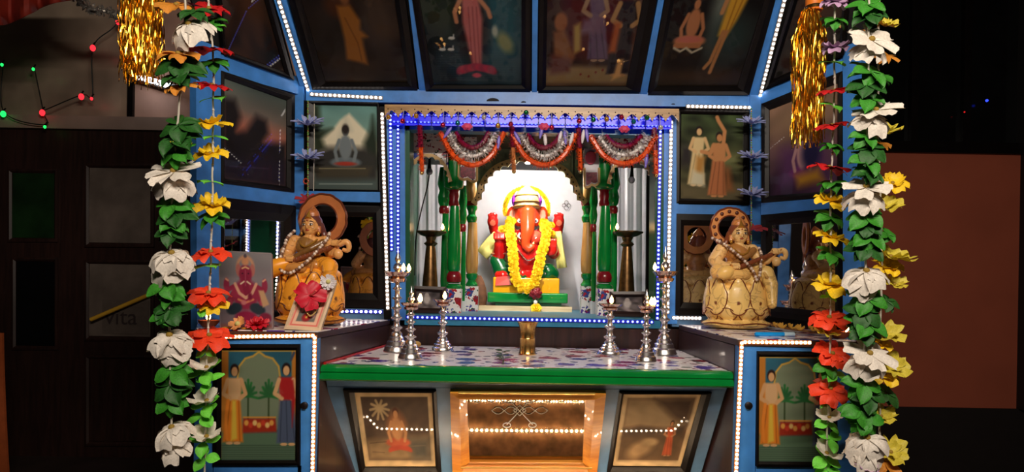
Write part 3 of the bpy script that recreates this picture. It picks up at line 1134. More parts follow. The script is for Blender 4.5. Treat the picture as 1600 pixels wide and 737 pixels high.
def art_lotus_lady():
    a = Art(110, 130, (20, 26, 22), (24, 38, 44)).blot(14, 5, .3, 9)
    a.ell(.75, .45, .3, .4, (38, 76, 84), soft=.5).ell(.18, .3, .2, .2, (34, 44, 28), soft=.6)
    for k in range(14):
        y = .68 + .022 * k
        a.line([(.08, y), (.92, y + .004)], .002, (62, 88, 92), op=.5)
    a.ell(.5, .45, .16, .3, (34, 20, 18), soft=.4)
    a.poly([(.42, .14), (.56, .14), (.6, .4), (.56, .8), (.46, .8), (.4, .42)], (172, 92, 88), .016)
    for q in (.47, .51, .55):
        a.line([(q, .3), (q - .01, .8)], .004, (128, 58, 60))
    a.line([(.41, .22), (.33, .34), (.34, .42)], .018, (176, 116, 82)).line([(.57, .22), (.66, .32), (.68, .38)], .018, (176, 116, 82))
    a.ell(.49, .08, .06, .07, (176, 116, 82), soft=.2)
    for k in range(9):
        w = (k - 4) / 4
        a.ell(.5 + .17 * w, .83 - .03 * (1 - abs(w)) + .02, .06, .035, (142 + 26 * (k % 2), 52, 68), rot=.8 * w, soft=.25)
    a.ell(.5, .9, .05, .022, (190, 70, 84), soft=.3)
    for x, y in ((.16, .66), (.25, .66), (.27, .56)):
        a.ell(x, y, .035, .014, (190, 190, 180)).line([(x + .02, y), (x + .025, y - .03)], .005, (190, 190, 180))
    a.ell(.82, .6, .07, .1, (120, 124, 84), rot=-.5, soft=.4).ell(.72, .5, .03, .05, (150, 156, 140), soft=.4)
    return a


def art_court():
    a = Art(110, 130, (48, 30, 26), (70, 46, 34)).blot(16, 8, .3, 10)
    a.poly([(0, .97), (0, .84), (.3, .8), (1, .82), (1, .97)], (128, 104, 66), .03)
    a.poly([(.2, .2), (.82, .2), (.8, .7), (.22, .72)], (70, 26, 26), .06)
    a.figure(.52, .08, .68, (140, 110, 84), (92, 72, 92), (40, 28, 28), .1)
    a.poly([(.4, .4), (.62, .36), (.6, .5), (.36, .52)], (106, 80, 96), .03)
    a.poly([(.3, .45), (.37, .42), (.4, .66), (.32, .7)], (150, 122, 62), .02)
    a.ell(.16, .42, .07, .08, (130, 78, 46), soft=.2)
    a.poly([(.08, .5), (.2, .48), (.34, .72), (.3, .78), (.1, .72)], (122, 80, 50), .02)
    a.poly([(.06, .7), (.3, .74), (.28, .86), (.06, .88)], (92, 52, 44), .03)
    a.figure(.86, .12, .78, (150, 112, 70), (36, 28, 30), (30, 24, 24), 0)
    a.poly([(.74, .42), (.81, .42), (.8, .68), (.72, .68)], (150, 74, 32), .02)
    a.poly([(.84, .74), (.9, .74), (.9, .9), (.8, .94), (.82, .88)], (186, 140, 84), .015)
    for x, y in ((.6, .86), (.68, .84), (.52, .9), (.42, .88)):
        a.ell(x, y, .014, .012, (112, 40, 30))
    return a


def art_meditation():
    a = Art(110, 130, (22, 20, 22), (30, 24, 20)).blot(14, 11, .35, 9)
    a.ell(.55, .3, .1, .3, (96, 104, 96), soft=.7).ell(.75, .55, .25, .2, (38, 52, 50), soft=.6).ell(.5, .9, .5, .07, (52, 36, 24), soft=.6)
    a.figure(.28, .22, .42, (168, 108, 70), (176, 110, 70), (50, 36, 30), seated=True)
    a.ell(.28, .565, .15, .03, (176, 96, 80), soft=.3)
    a.line([(.3 - .17, .62), (.4, .62)], .022, (160, 100, 62))
    a.line([(.12, .64), (.2, .67), (.26, .64), (.34, .68), (.44, .64)], .01, (176, 166, 140))
    a.poly([(.64, .1), (.86, .1), (.76, .4), (.68, .56), (.59, .53), (.61, .3)], (200, 148, 46), .02)
    a.line([(.7, .2), (.66, .52)], .006, (150, 100, 30)).line([(.78, .16), (.7, .5)], .006, (150, 100, 30))
    a.line([(.64, .5), (.58, .76), (.53, .82)], .018, (166, 112, 66)).line([(.68, .5), (.62, .8), (.61, .86)], .018, (166, 112, 66))
    a.line([(.62, .12), (.57, .34)], .02, (176, 122, 76)).ell(.7, .06, .05, .06, (150, 100, 66), soft=.3)
    return a


def art_mountain():
    a = Art(90, 120, (96, 140, 136), (150, 160, 140)).blot(10, 2, .06, 14)
    a.poly([(0, .5), (.16, .36), (.3, .3), (.42, .18), (.56, .1), (.66, .18), (.76, .26), (.9, .36), (1, .44), (1, .6), (0, .6)], (212, 204, 178), .02)
    a.poly([(.5, .14), (.6, .3), (.46, .34), (.6, .44), (.36, .48)], (170, 172, 156), .04, .7)
    a.poly([(0, .0), (.1, .02), (.12, .3), (.3, .28), (.14, .4), (.2, .52), (0, .6)], (40, 48, 34), .04)
    a.poly([(.78, .44), (.88, .28), (.92, .12), (.97, .3), (1, .44), (1, .75), (.8, .72)], (34, 44, 34), .04)
    a.poly([(0, .58), (.25, .5), (.8, .5), (1, .6), (1, 1), (0, 1)], (46, 46, 44), .05)
    a.figure(.5, .26, .48, (108, 118, 122), (92, 104, 110), (40, 34, 32), seated=True)
    a.ell(.5, .69, .16, .025, (150, 52, 40), soft=.3).ell(.5, .29, .05, .06, (40, 34, 32), soft=.4)
    a.poly([(.0, .73), (.9, .72), (.84, .84), (.1, .86)], (62, 58, 46), .03)
    a.poly([(0, .88), (1, .86), (1, 1), (0, 1)], (70, 84, 82), .04).line([(.1, .93), (.9, .92)], .004, (150, 164, 158)).line([(.1, .75), (.8, .74)], .004, (140, 132, 100))
    return a


def art_two_figures():
    a = Art(90, 120, (52, 66, 40), (70, 64, 44)).blot(16, 21, .35, 13)
    a.poly([(0, .38), (.2, .36), (.2, .6), (0, .62)], (40, 36, 38), .06).poly([(0, .84), (1, .82), (1, 1), (0, 1)], (92, 84, 60), .05)
    a.poly([(.55, .45), (.95, .42), (.95, .62), (.6, .62)], (112, 116, 74), .08)
    a.figure(.3, .16, .68, (206, 170, 120), (206, 182, 132), (30, 22, 22), -.05)
    a.poly([(.26, .5), (.4, .5), (.34, .72), (.24, .7)], (172, 124, 62), .03)
    a.poly([(.2, .66), (.38, .7), (.38, .84), (.16, .82)], (196, 190, 162), .03)
    a.figure(.62, .22, .74, (190, 132, 84), (178, 110, 70), (40, 30, 26), -.04, dress2=(190, 132, 84))
    a.line([(.6, .36), (.46, .46), (.34, .44)], .022, (190, 132, 84)).line([(.68, .34), (.7, .2), (.6, .08), (.58, .04)], .022, (190, 132, 84))
    a.poly([(.7, .6), (.78, .62), (.84, .88), (.7, .9)], (136, 86, 50), .04)
    return a


def art_dusk():
    a = Art(100, 110, (70, 82, 78), (180, 112, 92)).blot(8, 31, .1, 7)
    a.poly([(0, .35), (1, .42), (1, .62), (0, .62)], (170, 96, 76), .12)
    a.poly([(0, .2), (.18, .18), (.26, .34), (.2, .5), (.34, .46), (.5, .28), (.66, .3), (.7, .44), (.62, .54), (1, .5), (1, 1), (0, 1)], (30, 26, 28), .05)
    a.poly([(0, .78), (1, .7), (1, 1), (0, 1)], (34, 28, 40), .08)
    a.line([(.1, .86), (.7, .82)], .005, (70, 56, 80), op=.6)
    return a


def art_violet():
    a = Art(100, 110, (120, 92, 76), (60, 40, 60)).blot(14, 41, .25, 9)
    a.ell(.5, .2, .6, .2, (134, 108, 84), soft=.7)
    a.poly([(.2, .5), (.8, .46), (.9, .9), (.1, .95)], (84, 50, 88), .1)
    a.figure(.5, .34, .5, (170, 130, 130), (104, 48, 100), (34, 26, 50), seated=True)
    a.ell(.62, .6, .13, .16, (34, 30, 62), soft=.4)
    a.poly([(.4, .8), (.72, .76), (.8, .88), (.44, .92)], (176, 128, 44), .05)
    return a


def art_forest(seed, tone=(46, 28, 18)):
    a = Art(80, 80, (20, 16, 16), tone).blot(16, seed, .45, 10)
    a.ell(.6, .5, .4, .2, (62, 36, 20), soft=.8)
    return a


def art_arch_pair():
    a = Art(130, 170, (44, 92, 112), (44, 92, 104)).blot(8, 51, .06, 8)
    a.poly([(0, 0), (.1, 0), (.1, .98), (0, .98)], (176, 112, 44), .008).poly([(.93, 0), (1, 0), (1, .98), (.93, .98)], (176, 112, 44), .008)
    arch = [(.22, .6), (.22, .26), (.24, .16), (.32, .09), (.42, .07), (.5, .03), (.58, .07), (.68, .09), (.76, .16), (.78, .26), (.78, .6)]
    a.poly(arch + [(.78, .72), (.22, .72)], (112, 124, 100), .01)
    a.line(arch, .009, (190, 150, 66)).line([(.0, .02), (1, .02)], .008, (190, 150, 66))
    for cx in (.36, .63):
        a.line([(cx, .42), (cx, .72)], .008, (52, 66, 40))
        for k in range(9):
            w = -1.3 + 2.6 * k / 8
            a.line([(cx, .42), (cx + .13 * math.sin(w), .42 - .14 * math.cos(w) + .06 * abs(math.sin(w)))], .011, (40, 92 + 8 * (k % 3), 52))
        a.ell(cx, .38, .07, .05, (40, 92, 52), soft=.4)
    a.poly([(0, .74), (1, .74), (1, 1), (0, 1)], (84, 108, 84), .02)
    for k in range(7):
        a.line([(0, .86 + .02 * k), (1, .86 + .02 * k)], .003, (44, 58, 48), op=.7)
    a.poly([(.3, .62), (.72, .62), (.74, .74), (.28, .75)], (150, 44, 28), .012)
    for k in range(7):
        a.ell(.34 + .055 * k, .66 + .02 * (k % 2), .03, .025, ((214, 150, 70), (190, 60, 40), (220, 180, 110))[k % 3], soft=.3)
    a.line([(.3, .61), (.72, .61)], .006, (206, 140, 60))
    a.figure(.18, .15, .7, (196, 150, 104), (206, 116, 36), (40, 26, 24), -.02, dress2=(200, 160, 116))
    a.poly([(.15, .46), (.2, .46), (.22, .8), (.14, .82)], (206, 170, 60), .012)
    a.line([(.1, .46), (.07, .6), (.08, .8)], .014, (214, 124, 44))
    a.figure(.86, .14, .72, (206, 160, 112), (74, 84, 108), (34, 26, 28), .02, dress2=(168, 36, 34))
    a.poly([(.8, .28), (.95, .28), (.98, .46), (.94, .7), (.93, .46), (.8, .42)], (162, 34, 36), .012)
    a.line([(.92, .1), (.96, .04)], .012, (60, 70, 90))
    return a


def art_bordered(kind):
    a = Art(120, 110, (196, 170, 128), (206, 176, 128))
    a.poly([(.03, .02), (.97, .02), (.97, .98), (.03, .98)], (206, 178, 134), .006)
    b = (.075, .07, .93, .9)
    a.poly([(b[0], b[1]), (b[2], b[1]), (b[2], b[3]), (b[0], b[3])], (112, 84, 60) if kind else (82, 66, 54), .006)
    if kind == 0:
        a.poly([(.08, .62), (.92, .56), (.92, .89), (.08, .89)], (140, 116, 84), .05).poly([(.6, .6), (.92, .6), (.92, .89), (.7, .89)], (84, 82, 74), .08)
        for k in range(10):
            w = k * .63
            a.line([(.3, .2), (.3 + .12 * math.cos(w), .2 + .12 * math.sin(w) + .03)], .016, (176, 152, 112))
        a.ell(.5, .46, .12, .2, (168, 108, 68), soft=.4)
        a.figure(.5, .22, .5, (196, 140, 92), (186, 92, 62), (84, 50, 36), seated=True)
        for k in range(7):
            w = (k - 3) / 3
            a.ell(.52 + .12 * w, .74 - .02 * (1 - abs(w)), .05, .03, (182, 76, 54), rot=.7 * w, soft=.3)
        a.line([(.12, .66), (.34, .64)], .005, (90, 70, 52)).line([(.14, .78), (.3, .79)], .004, (90, 70, 52)).line([(.66, .7), (.86, .69)], .004, (120, 106, 86))
    else:
        a.poly([(.08, .08), (.92, .08), (.92, .45), (.08, .45)], (150, 126, 92), .04)
        a.poly([(.42, .08), (.92, .08), (.92, .4), (.74, .34), (.56, .2)], (74, 56, 42), .05)
        a.poly([(.08, .46), (.3, .42), (.6, .46), (.9, .42), (.9, .58), (.08, .6)], (78, 62, 48), .03)
        a.poly([(.08, .58), (.9, .52), (.9, .89), (.08, .89)], (92, 72, 50), .05)
        a.ell(.36, .74, .18, .11, (156, 126, 88), rot=-.4, soft=.4).ell(.48, .64, .1, .05, (164, 136, 96), soft=.4)
        a.figure(.72, .36, .48, (180, 124, 84), (190, 88, 50), (60, 40, 32), .06)
    a.blot(8, 60 + kind, .05, 20)
    return a


def art_elephant_print():
    a = Art(90, 120, (124, 120, 122), (120, 104, 112)).blot(6, 71, .06, 6)
    a.ell(.5, .2, .17, .15, (196, 140, 104), soft=.15).ell(.5, .21, .13, .12, (124, 118, 122), soft=.15)
    a.ell(.5, .06, .03, .03, (80, 70, 80))
    a.ell(.5, .56, .24, .2, (140, 40, 66), soft=.15)
    for s in (-1, 1):
        a.ell(.5 + s * .13, .24, .05, .08, (168, 100, 92), soft=.2).ell(.5 + s * .36, .44, .055, .09, (142, 44, 70), soft=.2)
        a.line([(.5 + s * .2, .45), (.5 + s * .34, .5)], .03, (140, 40, 66)).line([(.5 + s * .16, .48), (.5 + s * .3, .64)], .045, (142, 42, 66))
        a.ell(.5 + s * .22, .74, .15, .07, (40, 52, 62), rot=s * .3, soft=.15)
    a.ell(.5, .3, .12, .13, (132, 36, 62), soft=.15).line([(.5, .34), (.5, .46), (.53, .54)], .045, (126, 32, 58))
    a.line([(.3, .42), (.38, .54), (.5, .6), (.62, .54), (.7, .42)], .02, (204, 150, 124)).line([(.36, .62), (.5, .66), (.64, .62)], .014, (204, 120, 90))
    for s in (-1, 1):
        a.ell(.5 + s * .055, .285, .016, .009, (60, 20, 36), soft=.4).line([(.5 + s * .03, .39), (.5 + s * .09, .42)], .01, (216, 190, 160))
        a.line([(.5 + s * .33, .38), (.5 + s * .37, .36)], .012, (210, 150, 120)).ell(.5 + s * .3, .66, .05, .04, (160, 60, 80), soft=.3)
    a.line([(.44, .22), (.5, .2), (.56, .22)], .01, (214, 170, 120)).line([(.5, .24), (.5, .44)], .006, (160, 70, 90))
    a.ell(.5, .13, .07, .05, (190, 132, 96), soft=.3).ell(.46, .66, .05, .03, (190, 110, 110), soft=.3).ell(.58, .58, .04, .05, (112, 26, 52), soft=.4)
    a.poly([(.74, .5), (.84, .5), (.94, .68), (.82, .72)], (188, 148, 110), .012)
    a.ell(.5, .84, .2, .07, (138, 30, 64), soft=.2).ell(.86, .86, .12, .07, (120, 34, 60), soft=.2).poly([(0, .93), (1, .93), (1, 1), (0, 1)], (130, 86, 80), .02)
    return a


def art_mini_shrine():
    a = Art(60, 90, (236, 176, 158), (236, 168, 150))
    a.poly([(.06, .04), (.94, .04), (.94, .96), (.06, .96)], (220, 112, 100), .01).poly([(.1, .07), (.9, .07), (.9, .93), (.1, .93)], (240, 190, 160), .008)
    a.poly([(.2, .13), (.8, .13), (.8, .86), (.2, .86)], (112, 110, 104), .01)
    a.ell(.5, .5, .2, .24, (150, 120, 120), soft=.4).ell(.32, .5, .06, .16, (206, 160, 158), rot=.2).ell(.68, .6, .06, .18, (206, 150, 150), rot=-.2)
    a.ell(.5, .76, .15, .1, (150, 40, 46), soft=.2).ell(.5, .73, .08, .07, (206, 60, 40), soft=.2).ell(.5, .75, .03, .03, (226, 190, 90))
    return a


def art_mono(seed):
    a = Art(60, 54, (80, 72, 76), (110, 100, 100)).blot(8, seed, .25, 9)
    a.ell(.44, .5, .14, .26, (190, 180, 178), soft=.3).ell(.44, .24, .08, .12, (176, 164, 160), soft=.2).ell(.68, .66, .14, .16, (118, 108, 110), soft=.4)
    return a



# the four pictures on the leaning canopy
def canopy_quad(l0, l1, r0, r1, yb, yt):
    """l0/r0: left/right column at row 0, l1/r1 at row yb"""
    f = lambda a, b: a + (a - b) * (-yt) / yb
    return [(f(l0, l1), yt), (f(r0, r1), yt), (r1, yb), (l1, yb)]


def inset(q, l, t, r, b):
    (a, c, d, e) = q
    return [(a[0] + l, a[1] + t), (c[0] - r, c[1] + t), (d[0] - r, d[1] - b), (e[0] + l, e[1] - b)]


for lab, q, ins, art in (
        ('dark canopy picture of a figure in an ochre robe', canopy_quad(453, 489, 634, 653, 138, -60), (20, 12, 16, 10), art_golden_robe),
        ('canopy picture of a pink-draped lady on a lotus in dark water', canopy_quad(645, 666, 829, 829, 140, -60), (12, 12, 14, 8), art_lotus_lady),
        ('canopy picture of a crowded court scene in brown tones', canopy_quad(843, 841, 1025, 1000, 142, -60), (12, 12, 22, 8), art_court),
        ('dark canopy picture of a seated meditating man and a yellow-draped dancer', canopy_quad(1038, 1012, 1210, 1170, 146, -60), (14, 12, 18, 12), art_meditation)):
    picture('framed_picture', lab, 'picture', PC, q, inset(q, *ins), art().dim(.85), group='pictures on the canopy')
# wing canopy pictures
q = [(330, -110), (392, -110), (458, 124), (348, 84)]
picture('framed_picture', 'dark reddish sloping picture above the dusk landscape on the folding wing', 'picture', PCL, q, [(338, -100), (384, -100), (444, 112), (352, 78)], art_forest(4), group='pictures on the wings')
q = [(1270, -110), (1335, -110), (1320, 84), (1196, 138)]
picture('framed_picture', 'dark sloping picture behind the gold tassel with the orange ring', 'picture', PCR, q, [(1278, -100), (1326, -100), (1312, 76), (1208, 124)], art_forest(9, (34, 26, 18)), group='pictures on the wings')
picture('framed_picture', 'glazed dusk landscape with dark trees on the folding wing', 'picture', PWL, [(343, 111), (458, 149), (457, 301), (343, 286)], [(349, 122), (447, 157), (446, 291), (349, 279)], art_dusk(), group='pictures on the wings')
picture('framed_picture', 'glazed violet-toned picture on the wing beside the lilac flower string', 'picture', PWR, [(1192, 163), (1318, 112), (1318, 306), (1192, 317)], [(1203, 172), (1310, 130), (1310, 298), (1203, 306)], art_violet(), group='pictures on the wings')
picture('framed_picture', 'picture of a grey seated figure before a snowy mountain', 'picture', PB, [(475, 158), (592, 161), (598, 299), (475, 297)], [(490, 164), (589, 166), (591, 297), (490, 295)], art_mountain())
picture('framed_picture', 'picture of two pale draped figures against dark green woods', 'picture', PB, [(1056, 172), (1173, 174), (1172, 320), (1056, 318)], [(1064, 178), (1161, 180), (1161, 313), (1063, 310)], art_two_figures())
# mirrors
picture('wall_mirror', 'black framed mirror behind the darker goddess statue, reflecting it', 'mirror', PB, [(478, 322), (597, 324), (603, 481), (478, 479)], [(494, 338), (583, 339), (583, 458), (494, 456)], None)
picture('wall_mirror', 'black framed narrow mirror between the white light strip and pale lotus statue', 'mirror', PB, [(1056, 334), (1173, 336), (1173, 494), (1054, 492)], [(1068, 352), (1160, 354), (1160, 474), (1067, 472)], None)
picture('wall_mirror', 'black framed wing mirror above the elephant god print', 'mirror', PWL, [(344, 308), (460, 322), (460, 486), (344, 494)], [(350, 341), (443, 346), (443, 466), (350, 470)], None, h=.010)
picture('wall_mirror', 'black framed wing mirror behind the yellow flowers of the orange strand', 'mirror', PWR, [(1191, 336), (1318, 324), (1318, 506), (1191, 494)], [(1206, 352), (1306, 344), (1306, 488), (1206, 478)], None, h=.010)
# pictures on the cabinets
picture('framed_picture', 'arch picture of a yellow-robed and a red-shawled figure under the red photo', 'picture', PF, [(335, 538), (470, 538), (470, 726), (334, 726)], [(347, 546), (463, 546), (462, 718), (346, 718)], art_arch_pair(), h=.008, group='arch pictures on the cabinets')
picture('framed_picture', 'arch picture of a yellow-robed figure under the pale lotus statue', 'picture', PF, [(1182, 549), (1306, 551), (1307, 729), (1181, 728)], [(1186, 556), (1298, 557), (1298, 721), (1185, 720)], art_arch_pair(), h=.008, group='arch pictures on the cabinets')
picture('framed_picture', 'cream-bordered sepia picture of a seated lotus figure under the table edge', 'picture', PS, [(537, 605), (682, 607), (690, 738), (563, 738)], [(554, 611), (675, 611), (681, 728), (571, 728)], art_bordered(0), h=.010, group='sepia pictures under the table')
picture('framed_picture', 'cream-bordered sepia landscape with an orange figure under the table edge', 'picture', PS, [(967, 609), (1111, 610), (1076, 740), (947, 739)], [(974, 613), (1096, 613), (1063, 728), (957, 727)], art_bordered(1), h=.010, group='sepia pictures under the table')
gm = picture('etched_mirror', 'gold framed mirror with white etched loops under the table edge', 'mirror', PS, [(704, 606), (946, 608), (931, 741), (708, 740)], [(730, 620), (914, 621), (910, 718), (734, 717)], None, fm=GOLDWOOD, h=.020, glass=mat('aged_mirror_glass', (150, 132, 108), .035, 1.0, var=.15, scale=9))
for a, b in (((716, 613), (930, 615)), ((720, 730), (925, 731))):
    p = [PS.hit(a[0] + (b[0] - a[0]) * k / 6, a[1] + (b[1] - a[1]) * k / 6, .020) for k in range(7)]
    MB().tube(p, .0028, 8).build('gilt_bead', mat('bright_gold', (236, 190, 100), .25, .6), gm)


def on_glass(pts, r, name='etched_loops'):
    k = MB()
    for p in pts:
        k.tube([PS.hit(x, y, .0022) for x, y in p], r, 5)
    return k.build(name, mat('white_etching', (245, 240, 234), .6), gm)


loops = []
for sx in (-1, 1):
    for ph in (1, -1):
        loops.append([(812 + sx * (4 + 40 * t), 641 + ph * 5.5 * math.sin(t * 2 * PI) * (1.1 - .2 * t)) for t in np.linspace(0, 1, 41)])
    loops.append([(812 + sx * (-14 + 34 * t), 627 + 36 * t) for t in np.linspace(0, 1, 9)])
    loops.append([(812 + sx * (20 + 6 * math.cos(a)), 664 + 3.5 * math.sin(a)) for a in np.linspace(0, 2 * PI, 24)])
    loops.append([(812 + sx * (14 + 5 * math.cos(a)), 627 + 3 * math.sin(a)) for a in np.linspace(0, 2 * PI, 24)])
    loops.append([(812 + sx * t, 633 + .8 * t) for t in np.linspace(0, 10, 5)] + [(812 + sx * (10 - t), 641 + .8 * t) for t in np.linspace(0, 10, 5)])
on_glass(loops, .0011)
sc = []
for k in range(145):
    x = 734 + 176 * k / 144
    sc.append((x, 622 + 6 * abs(math.sin(PI * (k / 144) * 8))))
on_glass([sc], .001, 'etched_scallops')

# ------------------------------------------------------------------ niche contents
# lamp bulb hidden behind the top of the arch
bl = thing('niche_bulb', 'bright white bulb glowing just behind the apex of the scalloped arch', 'lamp', at(824, 250, 2.675))
p = at(825, 246, 2.675)
MB().ball(p, .027, 16, 12).build('bulb', glow_mat('bulb_glow', (255, 246, 234), 390.0), bl)
MB().tube([p + V((0, 0, .026)), p + V((0, 0, .06)), V((p.x, p.y, at(830, 192, YB).z))], [.017, .017, .004], 12).build('bulb_holder', BLACK, bl)


sl = thing('added_idol_fill', 'small black fill spotlight added unseen behind the cornice to brighten the idol', 'lamp', at(826, 216, 2.28))  # unseen spotlight added to brighten the front of the idol
a_, b_ = at(826, 222, 2.29), at(824, 425, 2.8)
d_ = (b_ - a_).normalized()
MB().tube([a_ - d_ * .05, a_ - d_ * .045, a_ - d_ * .004, a_], [.010, .016, .022, .024], 20).build('lamp_housing', BLACK, sl)
MB().tube([a_ - d_ * .04, V((a_.x, a_.y, at(830, 192, YB).z + .002))], .005, 8).build('bracket', BLACK, sl)
MB().tube([a_ + d_ * .001, a_ + d_ * .002], .018, 16).build('lens', glow_mat('fill_lens_glow', (255, 244, 226), 3.0), sl)
ld = lamp('spotlight_beam', 'SPOT', a_ + d_ * .006, 24.0, (1.0, 0.93, 0.84), b_, .012)  # fill beam of the added spotlight
ld.data.spot_size = math.radians(48)
ld.data.spot_blend = .7


def px_lathe(mb, cx, Y, prof, seg=24):
    """profile given as (row, radius in pixels) at column cx and depth Y"""
    z0 = at(cx, prof[0][0], Y)
    P = [(r * Y / FPX, at(cx, y, Y).z) for y, r in prof]
    mb.lathe(P, (z0.x, Y, 0), seg)
    return mb


def pillar(label, cx, Y, segs, base, group):
    foot = at(cx, base[1], Y)
    t = thing('niche_pillar', label, 'pillar', (foot.x, Y, ZN), group)
    r = base[2] * Y / FPX
    zt = at(cx, base[0], Y).z
    MB().box((foot.x - r, Y - r, ZN), (foot.x + r, Y + r, zt)).build('pedestal', FLORAL_FINE, t)
    for name, m, prof in segs:
        px_lathe(MB(), cx, Y, prof).build(name, m, t)
    return t


for side, cx, lab in (('l', 709, 'turned green pillar with maroon bands beside the left satin curtain'), ('r', 944, 'turned green pillar with maroon bands beside the right satin curtain')):
    pillar(lab, cx, 2.45, [
        ('shaft', GREEN, [(424, 8), (421, 10), (405, 11), (380, 10.5), (345, 8.5), (328, 7.5), (322, 7)]),
        ('maroon_ring', MAROON, [(442, 8), (440, 11), (434, 12), (428, 11), (424, 8)]),
        ('foot_ring', GREEN, [(452, 10), (450, 12.5), (446, 13), (443, 9)]),
        ('maroon_neck', MAROON, [(322, 7.5), (318, 8.5), (312, 7), (306, 8), (300, 7), (294, 9)]),
        ('capital', GREEN, [(297, 9), (294, 14), (290, 15.5), (276, 16), (255, 16.5), (235, 16.5), (200, 16.5)])], (451, 491, 12), 'green niche pillars')
for cx, lab in ((737, 'pale wooden pillar with green rings beside the brown husk and the idol'), (917, 'pale wooden pillar with green rings beside the silvery hanging board')):
    pillar(lab, cx, 2.66, [
        ('shaft', PALEWOOD, [(428, 7), (424, 9), (412, 9.8), (395, 9.4), (370, 8), (348, 7)]),
        ('foot_ring', GREEN, [(447, 9), (444, 10), (440, 7), (437, 6), (433, 9), (428, 9.5), (426, 6)]),
        ('capital', GREEN, [(348, 6), (344, 8), (339, 8.5), (335, 5.5), (330, 6), (326, 8.5), (322, 8.5)]),
        ('maroon_neck', MAROON, [(322, 8), (319, 9), (315, 9)]),
        ('fluted_block', PALEWOOD, [(315, 9), (313, 9.6), (291, 9.6), (289, 9), (270, 9)])], (447, 486, 10), 'wooden niche pillars')
for cx, lab in ((694, 'slim green pillar with a maroon band, hidden partly by the curtain-side pillar'), (723, 'slim green pillar squeezed between the green and wooden pillars by the left curtain'), (927, 'slim green pillar squeezed between the green and wooden pillars by the right curtain'), (957, 'slim dark green pillar just beside the right brass lamp')):
    outer = cx in (694, 957)
    Y = 2.56 if outer else 2.6
    y0 = 322 if outer else 350
    k = 6.5 if outer else 4
    pillar(lab, cx, Y, [
        ('shaft', GREEN, [(470, k * .8), (440, k), (390, k * .9), (y0 + 12, k * .75)]),
        ('maroon_ring', MAROON, [(y0 + 12, k), (y0 + 9, k * 1.25), (y0 + 3, k * 1.25), (y0, k)]),
        ('capital', GREEN, [(y0, k), (y0 - 5, k * 1.4), (y0 - 14, k * 1.6), (y0 - 24, k * 1.2), (y0 - 34, k * 1.7), (y0 - 60, k * 1.2)])], (470, 489, k * 1.2), 'slim green niche pillars')


def curtain(label, x0, x1, y0, y1, Y, nf):
    b = MB()
    n = nf * 10
    A, B = [], []
    for k in range(n + 1):
        t = k / n
        px = x0 + (x1 - x0) * t
        w = math.sin(t * nf * 2 * PI) * .55 + .25 * math.sin(t * nf * 4.3 * PI + 1)
        A.append(at(px, y0, Y) + V((0, .0045 * w, 0)))
        p = at(px, y1, Y)
        B.append(V((p.x, Y + .0055 * w + .004 * math.sin(t * 9), ZN + .002)))
    b.strip(A, B, (0, .003, 0))
    o = b.build('satin_curtain', SATIN)
    return tag(o, label, 'curtain', 'white satin niche curtains')


curtain('pleated white satin curtain behind the brass lamp with a trailing black wire', 645, 704, 205, 470, 2.98, 4)
curtain('pleated white satin curtain beside the tall black board in the niche', 956, 1014, 205, 470, 2.98, 4)
b = MB()
slab(Plane((0, 2.8, 0), (0, -1, 0)), [(1011, 205), (1022, 205), (1020, 470), (1009, 470)], .012, 0, b)
tag(b.build('black_board', BLACK), 'narrow tall black board between white curtain and green side', 'board')


def arch_board(label, cat, Y, ctrl, top, m, n_scallop, depth, edge_m, group, dots=False):
    """a board with an arched, scalloped lower edge; ctrl: arch curve in pixels, top: row of the upper edge"""
    pts = curve_pts([V((x, y, 0)) for x, y in ctrl], n_scallop * 10 + 1)
    low, up_, e2 = [], [], []
    for k, p in enumerate(pts):
        a, c = pts[max(0, k - 1)], pts[min(len(pts) - 1, k + 1)]
        nrm = V((-(c - a).y, (c - a).x, 0)).normalized()
        if nrm.y > 0:
            nrm = -nrm
        s = abs(math.sin(PI * k / 10))
        q = p + nrm * (s * depth)
        low.append(at(q.x, q.y, Y))
        q2 = p + nrm * (depth + edge_m[1])
        e2.append(at(q2.x, q2.y, Y))
        up_.append(at(min(max(q.x, ctrl[0][0]), ctrl[-1][0]), top, Y))
    t = thing('arch_board', label, cat, low[0], group)
    MB().strip(up_, low, (0, .012, 0)).build('board', m, t, smooth=False)
    off = V((0, -.004, 0))
    MB().strip([p + off for p in e2], [p + off for p in low], (0, .004, 0)).build('scalloped_border', edge_m[0], t, smooth=False)
    if dots:
        d = MB()
        for k in range(5, len(pts) - 1, 5):
            c = low[k].lerp(e2[k], .45) + V((0, -.0045, 0))
            d.ball(c, (.0035, .001, .0035), 8, 6)
        o = d.build('border_dots', mat('dark_dots', (52, 38, 26), .6), t)
        o['kind'] = 'stuff'
    return t


